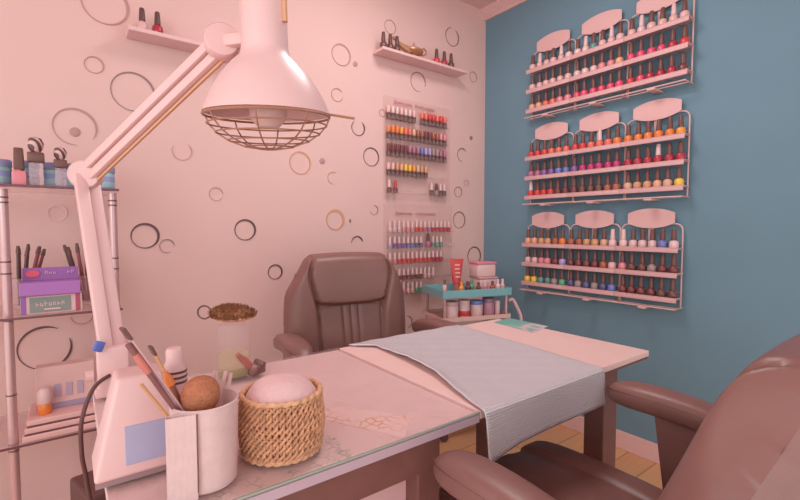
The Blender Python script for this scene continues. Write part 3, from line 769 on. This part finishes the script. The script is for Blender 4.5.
# wire cage under the shade
mb = MB(); n = 40
def circ(r, z): return [(hd.x + r * math.cos(2 * PI * k / n), hd.y + r * math.sin(2 * PI * k / n), hd.z + z) for k in range(n)]
for r, z, w in ((.116, -.004, .0024), (.110, -.020, .0015), (.096, -.036, .0015), (.075, -.050, .0015), (.045, -.061, .0015)): mb.tube(circ(r, z), w, 6, closed=True)
for k in range(8):
    a = 2 * PI * k / 8 + .25
    mb.tube([(hd.x + r * math.cos(a), hd.y + r * math.sin(a), hd.z + z) for r, z in ((.116, -.004), (.110, -.020), (.096, -.036), (.075, -.050), (.045, -.061), (.012, -.066))], .0015, 6)
mb.tube(circ(.012, -.066), .0015, 6, closed=True)
mb.build('wire_cage', M['wirebrown'], lamp)
MB().tube([(hd.x + .10 * .8, hd.y - .10 * .6, hd.z + .002), (hd.x + .165 * .8, hd.y - .165 * .6, hd.z - .008)], .0026, 6).build('cage_clip', M['wirebrown'], lamp)
MB().lathe([(0, -.03), (.02, -.028), (.034, -.012), (.036, .006), (.028, .03), (.018, .05), (.016, .085), (0, .085)], c=hd + V(0, 0, .004), n=20).build('bulb', mat('bulb_glass', (230, 190, 186), .25, .5), lamp)
tilt = Matrix.Translation(hd) @ Matrix.Rotation(.115, 4, rt) @ Matrix.Translation(-hd)
for ch in list(lamp.children) + list(shade.children):
    if ch.name.split('.')[0] in ('shade', 'wire_cage', 'cage_clip', 'bulb', 'switch_strip'): ch.data.transform(tilt)
mb = MB(); a0 = lb + V(-.02, -.01, .05)
pts = []
for k in range(20):
    q = k / 19
    p = lb + V(-.025 - .030 * math.sin(PI * q) - .04 * q, -.05 * q, .065 - .055 * q - .0) if False else None
cp = [V(.06, 1.135, .80), V(.03, 1.11, .785), V(.008, 1.09, .73), V(.006, 1.09, .66), V(.012, 1.10, .60), V(.018, 1.10, .50), V(.0, 1.12, .30), V(-.01, 1.15, .02)]
def spline(P, n=8):
    out = []
    for i in range(len(P) - 1):
        p0, p1, p2, p3 = P[max(0, i - 1)], P[i], P[i + 1], P[min(len(P) - 1, i + 2)]
        for k in range(n):
            t = k / n
            out.append(.5 * ((2 * p1) + (p2 - p0) * t + (2 * p0 - 5 * p1 + 4 * p2 - p3) * t * t + (3 * p1 - p0 - 3 * p2 + p3) * t ** 3))
    return out + [P[-1]]
MB().tube([L(p) for p in spline(cp)], .0042, 8).build('power_cord', M['cable'], lamp)

# ------------------------------------------------------------------ glass shelving unit at the left
GX0, GX1, GY0, GY1 = -.40, .132, 1.70, 2.005
GZ = [1.247, .858, .476, .10]
u_ = thing('glass_shelf_unit', 'tall chrome and glass shelving unit standing at the left', 'shelving', ((GX0 + GX1) / 2, (GY0 + GY1) / 2, 0))
cx, cy = (GX0 + GX1) / 2, (GY0 + GY1) / 2; gx, gy = (GX1 - GX0) / 2, (GY1 - GY0) / 2
for z in GZ:
    g_ = MB().box((0, 0, z - .004), (2 * gx, 2 * gy, .008), bev=.001).build('glass_shelf', M['shelfglass'], u_, smooth=False)
    MB().box((0, -gy - .001, z - .004), (2 * gx, .002, .007)).build('shelf_edge', M['edge'], g_, smooth=False)
for px_, py_ in ((.116, 1.745), (.092, 1.99), (-.155, 1.74), (-.385, 1.98), (-.385, 1.74)):
    p_ = MB().tube([(px_ - cx, py_ - cy, 0), (px_ - cx, py_ - cy, 1.235)], .0125, 14).build('post', M['chrome'], u_)
    mb = MB()
    for z in (1.21, 1.195, 1.02, .985, .845, .62, .47, .45): mb.lathe([(.0132, z - .002), (.0138, z), (.0132, z + .002)], c=(px_ - cx, py_ - cy, 0), n=14)
    mb.build('collar', M['chromedark'], p_)
# jars on the top shelf
jarblue = stripes_mat('jar_label_stripes', (146, 146, 194), (150, 186, 186), 9, 'Z', .55, 1.5)
def jar(x, y, label):
    t = thing('cream_jar', label, 'jar', (x, y, GZ[0]), random.uniform(0, 3), 'blue labelled jars on the top glass shelf')
    MB().lathe([(0, 0), (.027, 0), (.029, .003), (.029, .054), (.026, .058), (0, .058)], n=22).build('jar_body', jarblue, t)
    MB().lathe([(0, .058), (.0295, .058), (.030, .061), (.030, .076), (.028, .079), (0, .079)], n=22).build('lid', mat('jar_lid_blue', (148, 140, 178), .4), t)
for x, lab in ((-.165, 'leftmost blue striped jar on the top glass shelf'), (-.10, 'blue striped jar behind the first brown-capped bottle'),
               (-.033, 'blue striped jar between the two groups of capped bottles'), (.006, None), (.100, 'rightmost blue striped jar at the right end of top glass shelf')):
    if lab: jar(x, 1.80, lab)
jar(.016, 1.79, 'blue striped jar just left of the lamp elbow')
bottle('square', 'pink', M['cap'], (-.115, 1.735, GZ[0]), 'squat pink bottle with wide brown cap on the top glass shelf', 'capped bottles on the top glass shelf', scale=.95)
def pump(x, y, label, s=1.0, cm='cap'):
    t = thing('patterned_bottle', label, 'bottle', (x, y, GZ[0]), 0, 'capped bottles on the top glass shelf'); t.scale = (s,) * 3
    MB().box((0, 0, .035), (.036, .034, .07), bev=.006).build('glass_body', clear('clear_bottle_glass', (214, 186, 194), .38), t)
    MB().box((0, 0, .085), (.040, .036, .030), bev=.004).build('collar', tint(CD['dark brown']), t)
    MB().lathe([(0, .10), (.010, .10), (.018, .112), (.020, .128), (.015, .142), (0, .147)], n=16).build('stopper', stripes_mat('patterned_stopper', (104, 68, 66), (214, 172, 170), 22, 'DIAGONAL', .6, 4), t)
pump(-.075, 1.732, 'tallest bottle with patterned dark stopper on the top glass shelf', 1.0)
pump(-.017, 1.735, 'bottle with pale stopper left of the lamp elbow on top shelf', .84)
# middle shelf: cups of brushes, purple box, teal labelled box
Z2 = GZ[1]
def brush_cup(x, y, n, label, tilt):
    t = thing('brush_cup', label, 'cup', (x, y, Z2), 0, 'clear cups of brushes on the middle glass shelf')
    MB().lathe([(0, 0), (.034, 0), (.036, .003), (.042, .10), (.040, .10), (.034, .006), (0, .005)], n=24).build('cup', M['glass'], t)
    for k in range(n):
        a = 2 * PI * k / n; r = .020
        b_ = thing('nail_brush', '%s dark brush from left in the %s' % (ORD[k], label.split(' holding')[0]), 'brush', (x + r * math.cos(a) * .5, y + r * math.sin(a) * .5, Z2 + .0062), 0, 'dark brushes standing in the clear cups')
        tx = .022 * math.cos(a) + tilt; ty = .02 * math.sin(a); h_ = .165 + .02 * ((k * 7) % 5) / 5
        MB().tube([(0, 0, .004), (tx * .6, ty * .6, h_ * .6), (tx, ty, h_)], [.0035, .0055, .0045], 8).build('handle', M['capdark'] if k % 3 else mat('red_handle', (150, 80, 84), .4), b_)
        MB().tube([(tx, ty, h_), (tx * 1.12, ty * 1.1, h_ + .022)], [.0065, .004], 8).build('bristles', M['cap'], b_)
brush_cup(-.128, 1.875, 7, 'left clear cup holding dark brushes beside purple box', .022)
brush_cup(.040, 1.875, 8, 'right clear cup holding dark brushes beside purple box', -.02)
tb = thing('carton', 'white carton with grey-green label under the purple box', 'box', (-.050, 1.765, Z2))
MB().box((0, 0, .028), (.15, .08, .056), bev=.002).build('carton_body', mat('carton_white', (222, 178, 178), .6), tb, smooth=False)
MB().box((-.004, -.041, .028), (.10, .0012, .046)).build('label_panel', mat('greygreen_label', (136, 140, 134), .6), tb, smooth=False)
mb = MB(); letters(mb, -.04, .032, .024, .015, -.0422, 7, 11); mb.box((0, -.0422, .014), (.04, .001, .004)); mb.build('lettering', mat('pink_lettering', (232, 186, 188), .6), tb, smooth=False)
mb = MB(); mb.box((-.068, -.041, .028), (.012, .0012, .054)); mb.build('purple_stripe', mat('purple_stripe', (150, 100, 168), .6), tb, smooth=False)
mb = MB(); mb.box((.064, -.041, .028), (.012, .0012, .054)); mb.build('red_stripe', mat('crimson_stripe', (172, 84, 104), .6), tb, smooth=False)
pb = thing('purple_box', 'purple open box with red oval sticker lying on the carton', 'box', (-.052, 1.76, Z2 + .0565))
purple = mat('purple_card', (152, 92, 160), .45, .4); purple2 = mat('purple_card_light', (170, 108, 178), .45, .4)
MB().box((0, -.003, .021), (.148, .085, .040), bev=.002).build('box_body', purple2, pb, smooth=False)
MB().box((0, .030, .060), (.140, .012, .040), rot=(-.2, 0, 0)).build('lid_flap', purple, pb, smooth=False)
mb = MB(); mb.lathe([(0, 0), (.015, 0), (.015, .0015), (0, .0015)], c=(-.045, .0205, .063), n=24, rot=(PI / 2 - .2, 0, 0), sx=1.15, sy=.75); mb.build('oval_sticker', mat('red_sticker', (220, 88, 108), .5), pb)
mb = MB(); letters(mb, -.016, .014, .060, .010, .0215, 3, 21); letters(mb, .04, .06, .060, .010, .0215, 2, 22); mb.build('lettering', mat('pink_lettering', (232, 186, 188), .6), pb, smooth=False)
# lower shelf: tray stack, nail kit box
Z3 = GZ[2]
st = thing('tray_stack', 'stack of pale flat trays on the lower glass shelf', 'tray', (-.020, 1.80, Z3))
for k, (w, dd) in enumerate(((.225, .19), (.215, .18), (.205, .17))):
    MB().box((0, .008 * k, .009 + .019 * k), (w, dd, .017), bev=.003).build('tray', mat('tray_pink', (224, 172, 166), .5), st, smooth=False)
    MB().box((0, .008 * k, .0185 + .019 * k) if k < 2 else (0, .008 * k, .0005 + .019 * k), (w - .012, dd - .012, .002)).build('tray_gap_shade', M['edge'], st, smooth=False)  # dark sheet stands in for the shade between stacked trays
kt = thing('nail_kit_box', 'white nail kit box with three bottles pictured on lower glass shelf', 'box', (-.025, 1.83, Z3 + .0555))
MB().box((0, 0, .07), (.155, .05, .14), bev=.002).build('box_body', mat('kit_box_white', (224, 178, 174), .6), kt, smooth=False)
MB().box((0, -.0255, .010), (.155, .0012, .018)).build('blue_band', mat('blue_grey_band', (168, 146, 172), .6), kt, smooth=False)
mb = MB()
for k in range(3): mb.box((-.022 + k * .030, -.026, .058), (.018, .002, .044), bev=.0008)
mb.build('printed_bottles', mat('lilac_print', (186, 158, 178), .6), kt, smooth=False)
nb = thing('orange_bottle', 'little orange and white bottle standing before the nail kit box', 'bottle', (-.080, 1.775, Z3 + .0555), 0)
MB().lathe([(0, 0), (.016, 0), (.018, .003), (.018, .030), (.016, .034), (0, .034)], n=18).build('bottle_body', tint(CD['orange']), nb)
MB().lathe([(0, .034), (.016, .034), (.018, .037), (.018, .068), (.012, .080), (.009, .082), (0, .082)], n=18).build('bottle_top', M['capwhite'], nb)
bx = thing('black_box', 'black box with pale lettering on its side beneath the shelving', 'box', (.045, 1.50, 0), .25)
MB().box((0, 0, .200), (.10, .16, .40), bev=.008).build('box_body', M['black'], bx, smooth=False)
mb = MB()
for k, w in enumerate((.026, .034, .030)): mb.box((.018, -.081, (.355 - k * .020)), (w, .0015, .009), rot=(0, .12, 0)); 
mb.box((.018, -.081, .335), (.007, .0015, .05)); mb.build('lettering', mat('tan_lettering', (186, 138, 130), .6), bx, smooth=False)

# ------------------------------------------------------------------ things on the desk
# wicker basket with cotton pads / towels
ba = thing('wicker_basket', 'round twisted seagrass basket full of white towelling', 'basket', (.276, .700, ZT + .0009))
straw = mat('seagrass', (206, 150, 118), .75, .15, var=.22, scale=70, bump=.4, bscale=180)
mb = MB(); NB = 42; rb = .0625
for k in range(NB):          # twisted upright strands
    a = 2 * PI * k / NB
    for ph in (0, PI):
        pts = []
        for j in range(15):
            q = j / 14; tw = q * PI * 8 + ph + k * PI
            r = rb + .0032 * math.cos(tw) + .004 * math.sin(PI * q); aa = a + .0040 / rb * math.sin(tw)
            pts.append((r * math.cos(aa), r * math.sin(aa), .006 + q * .088))
        mb.tube(pts, .0027, 6)
mb.build('woven_wall', straw, ba)
for r, z in ((rb, .005), (rb + .001, .097)):
    mb = MB()
    mb.tube([((r + .001 * math.cos(k * 1.26)) * math.cos(2 * PI * k / 140), (r + .001 * math.cos(k * 1.26)) * math.sin(2 * PI * k / 140), z + .001 * math.sin(k * 1.26)) for k in range(140)], .0040, 8, closed=True)
    mb.build('rim' if z > .05 else 'base_ring', mat('seagrass_light', (214, 162, 128), .75, .15, var=.2, scale=70), ba)
MB().lathe([(0, .002), (rb - .004, .002), (rb - .006, .006), (rb - .006, .07), (rb - .012, .07), (rb - .012, .008), (0, .008)], n=32).build('lining', mat('basket_lining', (200, 150, 126), .8), ba)
c_ = (.276, .700)
o = MB(); rr = random.Random(4)
def pile(u, v):
    a = u * 2 * PI; r = v * (rb - .0045)
    z = .1000 + .022 * (1 - v ** 2.6) * (1 + .10 * math.sin(3 * a + 1) * v) - .007 * v ** 6
    return Vector((r * math.cos(a), r * math.sin(a), z))
o.grid(pile, 40, 14, closed_u=True)
o.lathe([(rb - .0065, .093), (rb - .016, .075), (rb - .0165, .015), (0, .012)], n=40)
tag(o.build('cotton_towelling', M['towelroll'], loc=(c_[0], c_[1], ZT + .0009)), 'mound of white cotton filling the seagrass basket', 'cotton')

# white brush cup
frost = clear('frosted_plastic', (238, 202, 200), .72, .35)
cup = thing('brush_holder', 'tall frosted white tumbler holding the round powder brush', 'cup', (.150, .675, ZT + .0009))
MB().lathe([(0, 0), (.040, 0), (.043, .003), (.046, .120), (.0445, .121), (.041, .006), (0, .005)], n=36).build('tumbler', frost, cup)
bz = thing('powder_brush', 'round brown powder brush standing in the frosted tumbler', 'brush', (.150, .672, ZT + .007))
MB().tube([(0, 0, 0), (-.002, .002, .04), (-.004, .0, .085)], [.006, .008, .009], 12).build('handle', M['whiteplastic'], bz)
def dome(u, v):
    a = u * 2 * PI; b = -PI / 2 + v * PI
    r = .0265 * math.cos(b) ** .8 if math.cos(b) > 0 else 0
    return Vector((-.006 + r * math.cos(a), r * math.sin(a) * .7, .123 + .027 * math.sin(b)))
mb = MB(); mb.grid(dome, 40, 24, closed_u=True); mb.build('bristle_head', M['powder'], bz)
# a flat white sleeve leaning before the tumbler
sq = thing('file_holder', 'flat upright white sleeve standing in front of the frosted tumbler', 'holder', (.112, .640, ZT + .0009), -.17)
mb = MB(); w, dd, hh, tt = .036, .011, .118, .0015
mb.box((0, -dd / 2, hh / 2), (w, tt, hh)); mb.box((0, dd / 2, hh / 2), (w, tt, hh)); mb.box((-w / 2, 0, hh / 2), (tt, dd, hh)); mb.box((w / 2, 0, hh / 2), (tt, dd, hh)); mb.box((0, 0, .001), (w, dd, .002))
mb.build('holder_shell', frost, sq, smooth=False)
MB().tube([(w / 2 + .001, -dd / 2 - .001, .01), (w / 2 + .001, -dd / 2 - .001, hh)], .0009, 6).build('edge_strip', M['darkwood'], sq)
def stick(name, base, top, r, m, label, cat, group, parts=()):
    t = thing(name, label, cat, base, 0, group)
    dv = Vector(top) - Vector(base)
    MB().tube([(0, 0, 0), dv * .5, dv], r, 8).build('shaft', m, t)
    for (pn, a, b, rr_, mm) in parts: MB().tube([dv * a, dv * (a + b) / 2, dv * b], rr_, 10).build(pn, mm, t)
    return t
TG = 'files and brushes leaning in the frosted tumbler'
filem = mat('nail_file_mauve', (208, 160, 164), .7); tanwood = mat('tan_wood_stick', (206, 150, 110), .5)
def nail_file(base, top, w, m, label, edge):
    t = thing('nail_file', label, 'nail file', base, 0, TG); dv = Vector(top) - Vector(base); q = dv.to_track_quat('Z', 'Y').to_euler()
    mb = MB(); mb.box(dv / 2, (w, .003, dv.length), rot=q, bev=.001); b = mb.build('file_board', m, t, smooth=False)
    if edge: mb = MB(); mb.box(dv * .965, (w * 1.1, .004, dv.length * .07), rot=q, bev=.001); mb.build('file_tip', edge, t, smooth=False)
ins = V(.172, .690, ZT + .0075)
def onY(y, px, py): return on('Y', y, px, py)
nail_file(ins + V(.004, .0, 0), onY(.655, 122, 328), .013, filem, 'longest mauve nail file with dark tip leaning left', M['chromedark'])
nail_file(ins + V(-.002, .016, 0), onY(.69, 150, 346), .011, tanwood, 'tan nail file with brown tip beside the longest file', M['cap'])
stick('cuticle_brush', ins + V(-.004, -.012, 0), onY(.655, 128, 344), [.003, .0035, .004], mat('dark_handle', (140, 90, 90), .5), 'thin dark brush with red band leaning left in tumbler', 'brush', TG, (('red_band', .80, .93, [.0045, .005, .0045], mat('red_band', (206, 120, 112), .5)),))
stick('orange_stick', ins + V(-.012, -.016, 0), onY(.645, 141, 384), [.0022, .0025, .002], tanwood, 'thin tan wooden stick leaning lowest in the tumbler', 'stick', TG)
stick('dark_brush', ins + V(-.012, .006, 0), onY(.685, 168, 378), [.004, .005, .004], mat('rust_handle', (150, 90, 74), .5), 'dark rust handled brush with orange bristles beside powder brush', 'brush', TG, (('bristles', .93, 1.06, [.006, .006, .003], tint(CD['orange'])),))
tt_ = thing('striped_tube', 'white tube with black stripes standing behind the files', 'tube', (.140, .845, ZT + .0009))
MB().lathe([(0, 0), (.017, 0), (.019, .004), (.019, .128), (.014, .138), (.014, .156), (.011, .160), (0, .160)], n=22).build('tube_body', M['whiteplastic'], tt_)
mb = MB()
for k in range(3): mb.lathe([(.0194, .100 + k * .009), (.0198, .1005 + k * .009), (.0198, .1035 + k * .009), (.0194, .104 + k * .009)], n=22)
mb.build('black_stripes', M['chromedark'], tt_)
for i, (px_, py_) in enumerate(((199, 376), (215, 371), (226, 371), (231, 373))):
    a = 2 * PI * i / 4
    tp = onY(.69 + .01 * i, px_, py_)
    stick('clear_stick', V(.155 + .012 * math.cos(a), .678 + .012 * math.sin(a), ZT + .007), (tp.x, tp.y, tp.z), [.003, .0035, .003], mat('translucent_stick', (214, 168, 164), .3), ['pale stick left of the powder brush top in tumbler', 'pale stick directly behind powder brush in tumbler', 'pale stick right of the powder brush in tumbler', 'rightmost pale stick in the tumbler near the basket'][i], 'stick', 'pale sticks in the frosted tumbler')

# white housing with blue panel at the desk's left end
uvb = thing('tissue_box', 'white wedge-shaped box with a light blue panel at desk end', 'box', (.078, .782, ZT + .0009), 0.0)
mb = MB()
def wedge(mb, w0, w1, d0, d1, z0, z1, bev=.006):
    vs = [mb.bm.verts.new((sx * (w0 if z == z0 else w1) / 2, sy * (d0 if z == z0 else d1) / 2, z)) for z in (z0, z1) for sx, sy in ((-1, -1), (1, -1), (1, 1), (-1, 1))]
    fs = [(0, 1, 2, 3), (4, 5, 6, 7), (0, 1, 5, 4), (1, 2, 6, 5), (2, 3, 7, 6), (3, 0, 4, 7)]
    for f in fs: mb.bm.faces.new([vs[i] for i in f])
    bmesh.ops.bevel(mb.bm, geom=list(mb.bm.edges), offset=bev, segments=3, affect='EDGES', profile=.5)
wedge(mb, .125, .060, .095, .06, .008, .150); mb.build('housing', M['whiteplastic'], uvb)
MB().box((0, 0, .004), (.120, .085, .008)).build('base_slot_shade', mat('slot_shade_grey', (158, 128, 128), .6), uvb, smooth=False)  # grey slab stands in for the shadow slot under the housing
mb = MB(); mb.box((0, 0, 0), (.070, .002, .056), bev=.0008); p_ = mb.build('blue_panel', mat('light_blue_panel', (168, 160, 188), .35, .5), uvb, smooth=False, loc=(.012, -.0420, .052)); p_.rotation_euler = (-math.atan2(.0175, .142), 0, 0)

# bristle brush lying on a clear glass jar
gj = thing('glass_jar', 'tall clear glass jar with yellow-green liquid under the bristle brush', 'jar', (.318, 1.118, ZT + .0005))
gj['label'] = 'tall clear glass jar holding a pale yellow-green patch of liquid'
MB().lathe([(0, 0), (.036, 0), (.040, .004), (.040, .120), (.032, .128), (.032, .134), (.030, .134), (.030, .128), (.037, .119), (.037, .006), (0, .005)], n=30).build('jar_glass', clear('thin_glass', (226, 190, 190), .07), gj)
MB().lathe([(0, .006), (.0365, .006), (.0365, .058), (0, .072)], n=30).build('liquid', clear('yellow_liquid', (226, 208, 120), .20), gj)
br = thing('bristle_brush', 'oval brown bristle brush with metal ring lying atop glass jar', 'brush', (.318, 1.112, ZT + .150), -.60); br.rotation_euler = (.62, 0, -.60)
MB().lathe([(0, 0), (.8, .0), (1, .006), (1, .010), (.8, .014), (0, .014)], n=36, sx=.056, sy=.022).build('brush_back', mat('brush_back_wood', (196, 140, 112), .5), br)
mb = MB(); rr = random.Random(9)
for k in range(900):
    a = rr.random() * 2 * PI; r = math.sqrt(rr.random()); x, y = r * .058 * math.cos(a), r * .022 * math.sin(a)
    h_ = .030 * (1 - .85 * r * r) + rr.uniform(-.003, .003)
    tip = (x * 1.04 + rr.uniform(-.003, .003), y * 1.10 + rr.uniform(-.003, .003), .012 + h_)
    mb.tube([(x, y, .010), tip], [.0011, .0006], 4, cap=False)
o = mb.build('bristles', M['bristle'], br, smooth=False); o['kind'] = 'stuff'
MB().lathe([(0, .013), (.9, .013), (.85, .022), (.5, .032), (0, .036)], n=36, sx=.055, sy=.021).build('bristle_core', M['bristle'], br)
mb = MB(); mb.tube([(-.072 + .016 * math.cos(2 * PI * k / 28), 0.003, .012 + .016 * math.sin(2 * PI * k / 28)) for k in range(28)], .0022, 8, closed=True); mb.build('hanging_ring', M['chromedark'], br).rotation_euler = (-.62, 0, 0)
# small dark clip
cl = thing('hair_clip', 'small dark metal clip with reddish handle lying beside the jar', 'clip', (.368, 1.095, ZT + .0005), .5); cl.scale = (1.3, 1.3, 1.3)
mb = MB(); mb.box((0, 0, .010), (.034, .016, .018), bev=.003); mb.box((.012, .004, .018), (.012, .022, .012), rot=(.3, .4, .2), bev=.002); mb.box((-.014, -.006, .014), (.010, .014, .022), rot=(.5, .1, .3), bev=.002); mb.build('clip_body', mat('clip_metal', (138, 98, 94), .35, .5, metal=.4, var=.3, scale=120), cl)
MB().tube([(-.012, 0, .016), (-.028, .004, .034), (-.044, .006, .050)], [.006, .007, .004], 10).build('clip_handle', mat('reddish_handle', (186, 112, 104), .5), cl)

# ------------------------------------------------------------------ trolley by the corner
TW, TD, TZ, TRZ = .413, .27, .758, -.297
TCX, TCY = 1.748, 1.726
def T(x, y):
    a = (x - 1.77) / .53 * .395; b = (y - 1.8225) / .325 * .24
    return TCX + a * math.cos(TRZ) - b * math.sin(TRZ), TCY + a * math.sin(TRZ) + b * math.cos(TRZ)
tr = thing('trolley', 'white metal trolley with a teal top tray in the room corner', 'trolley', (TCX, TCY, 0), TRZ)
tx, ty = TW / 2, TD / 2
mb = MB(); mb.box((0, 0, TZ + .002), (2 * tx - .004, 2 * ty - .004, .004))
for sx in (-1, 1): mb.box((sx * (tx - .002), 0, TZ + .020), (.004, 2 * ty, .040), bev=.0012)
for sy in (-1, 1): mb.box((0, sy * (ty - .002), TZ + .020), (2 * tx, .004, .040), bev=.0012)
mb.build('top_tray', M['teal_plastic'], tr, smooth=False)
mb = MB(); mb.box((0, 0, .637), (2 * tx - .01, 2 * ty - .01, .006))
for sx in (-1, 1): mb.box((sx * (tx - .005), 0, .645), (.004, 2 * ty - .01, .022))
for sy in (-1, 1): mb.box((0, sy * (ty - .005), .645), (2 * tx - .01, .004, .022))
mb.build('lower_tray', mat('trolley_white', (222, 176, 168), .5), tr, smooth=False)
mb = MB(); mb.box((0, 0, .20), (2 * tx - .01, 2 * ty - .01, .006)); mb.build('bottom_tray', mat('trolley_white', (222, 176, 168), .5), tr, smooth=False)
for sx in (-1, 1):
    for sy in (-1, 1):
        p_ = MB().tube([(sx * (tx - .022), sy * (ty - .022), .05), (sx * (tx - .022), sy * (ty - .022), TZ)], .008, 12).build('post', M['chrome'], tr)
        MB().lathe([(0, -.01), (.022, -.01), (.025, 0), (.022, .01), (0, .01)], c=(sx * (tx - .022), sy * (ty - .022), .0255), n=16, rot=(PI / 2, 0, 0)).build('caster', M['black'], p_)
hp = spline([V(tx, -.10, .72), V(tx + .03, -.10, .725), V(tx + .07, -.10, .66), V(tx + .085, -.10, .62), V(tx + .085, -.10, .56), V(tx + .06, -.10, .52), V(tx, -.10, .51)], 6)
MB().tube(hp, .009, 10).build('handle', M['white'], tr)
TG2 = 'bottles and tubs on the trolley'
tz = TZ + .004
def small_bottle(x, y, z, h, r, c, capc, label, name='small_bottle'):
    t = thing(name, label, 'bottle', (*T(x, y), z), TRZ, TG2)
    MB().lathe([(0, 0), (r * .92, 0), (r, .003), (r, h * .6), (r * .5, h * .7), (0, h * .7)], n=16).build('bottle_body', tint(c), t)
    MB().lathe([(0, h * .68), (r * .55, h * .68), (r * .55, h * .98), (r * .45, h), (0, h)], n=16).build('cap', tint(capc), t)
sb = [(1.56, 1.75, .085, .012, CD['pale pink'], CD['dark brown'], 'slim pale bottle with dark cap at left of teal tray'),
      (1.668, 1.70, .075, .014, CD['amber'], CD['amber'], 'amber orange bottle on the teal tray'),
      (1.725, 1.71, .075, .016, CD['maroon'], CD['maroon'], 'maroon bottle right of the amber one on teal tray'),
      (1.765, 1.73, .082, .014, CD['green'], CD['teal'], 'green bottle in front of the red tube'),
      (1.80, 1.69, .070, .013, CD['dark brown'], CD['dark brown'], 'dark brown bottle right of the green bottle'),
      (1.86, 1.70, .075, .014, CD['pink'], CD['white'], 'pink bottle with white cap mid teal tray'),
      (1.915, 1.69, .072, .014, CD['rust'], CD['maroon'], 'rust bottle with maroon cap before the white tub'),
      (1.96, 1.69, .080, .013, CD['white'], CD['white'], 'white bottle in front of the stacked tubs'),
      (2.005, 1.70, .080, .013, CD['pale pink'], CD['white'], 'pale bottle at right end of teal tray')]
for x, y, h, r, c, cc, lab in sb: small_bottle(x, y, tz, h, r, c, cc, lab)
# red squeeze tube, standing on its cap
rtb = thing('squeeze_tube', 'red and white squeeze tube standing upright on the teal tray', 'tube', (*T(1.73, 1.90), tz), TRZ)
redt = mat('tube_red', (210, 78, 76), .4)
def tb_fn(u, v):
    a = u * 2 * PI; q = v
    return Vector(((.022 + .022 * q) * math.cos(a), .022 * (1 - q) * math.sin(a) + .0012 * math.sin(a), .05 + q * .135))
mb = MB(); mb.grid(tb_fn, 24, 10, closed_u=True); mb.lathe([(.022, .05), (0, .05)], n=24); mb.build('tube_body', redt, rtb)
MB().lathe([(0, 0), (.017, 0), (.019, .003), (.019, .048), (.015, .05), (0, .05)], n=20).build('cap', mat('tube_cap_red', (206, 112, 106), .4), rtb)
mb = MB(); 
for k in range(4): mb.box((0, -.0172 + .0034 * k, .085 + .022 * k), (.030, .002, .008), rot=(-.16, 0, 0))
mb.build('printed_bands', mat('tube_print', (232, 176, 172), .5), rtb, smooth=False)
tub = thing('storage_tub', 'white lower tub with lid on the right of teal tray', 'tub', (*T(1.94, 1.86), tz), TRZ, 'stacked white tubs on the trolley')
MB().box((0, 0, .038), (.120, .11, .075), bev=.010).build('tub_body', M['whiteplastic'], tub)
MB().box((0, 0, .080), (.126, .116, .010), bev=.004).build('lid', mat('tub_lid', (212, 158, 158), .45), tub)
tub2 = thing('storage_tub', 'white upper tub with bright pink lid stacked on another tub', 'tub', (*T(1.93, 1.865), tz + .0852), TRZ, 'stacked white tubs on the trolley')
MB().box((0, 0, .036), (.118, .10, .072), bev=.008).build('tub_body', M['whiteplastic'], tub2)
MB().box((0, 0, .077), (.126, .108, .011), bev=.004).build('lid', mat('tub_lid_pink', (222, 130, 152), .45), tub2)
zl = .6402
def tubjar(x, y, r, h, c, lc, label, band=None):
    t = thing('tub_jar', label, 'jar', (*T(x, y), zl), TRZ, TG2); r *= .76; h *= .78
    MB().lathe([(0, 0), (r * .95, 0), (r, .004), (r, h * .75), (r * .95, h * .78), (0, h * .78)], n=22).build('jar_body', tint(c), t)
    MB().lathe([(0, h * .77), (r * 1.05, h * .77), (r * 1.05, h * .97), (r, h), (0, h)], n=22).build('lid', tint(lc), t)
    if band: MB().lathe([(r * 1.001, h * .12), (r * 1.02, h * .13), (r * 1.02, h * .40), (r * 1.001, h * .41)], n=22).build('label_band', tint(band), t)
tubjar(1.60, 1.73, .052, .118, CD['white'], (206, 158, 156), 'white jar at left of the trolley lower tray')
tubjar(1.705, 1.73, .040, .122, CD['white'], (222, 178, 176), 'white jar with red label on the trolley lower tray', CD['red'])
tubjar(1.805, 1.73, .046, .115, CD['white'], (108, 122, 186), 'white jar with blue lid on the trolley lower tray')
tubjar(1.905, 1.73, .042, .125, (190, 132, 150), (150, 104, 124), 'mauve jar right of the blue-lidded jar')
tubjar(1.975, 1.72, .020, .105, CD['white'], CD['white'], 'slim white bottle at the right of lower tray')

# ------------------------------------------------------------------ light
w = bpy.data.worlds.new('room_light'); S.world = w; w.use_nodes = True
bg = w.node_tree.nodes['Background']; bg.inputs['Color'].default_value = (.95, 1.0, 1.0, 1); bg.inputs['Strength'].default_value = 1.75
def area(name, loc, target, size, power, col=(1, .95, .92)):
    l = bpy.data.lights.new(name, 'AREA'); l.energy = power; l.color = col; l.shape = 'SQUARE'; l.size = size
    o = bpy.data.objects.new(name, l); COL.objects.link(o); o.location = loc
    o.rotation_euler = (Vector(target) - Vector(loc)).to_track_quat('-Z', 'Y').to_euler()
    return o
area('ceiling_lamp', (1.15, 1.15, 2.50), (1.15, 1.1, 0), .5, 15, (.97, 1, 1))
area('fill_light', (-2.4, -1.2, 1.9), (1.6, 1.5, 1.2), 1.6, 30, (.97, 1, 1))  # unseen fill added left behind the camera to brighten the room, no window
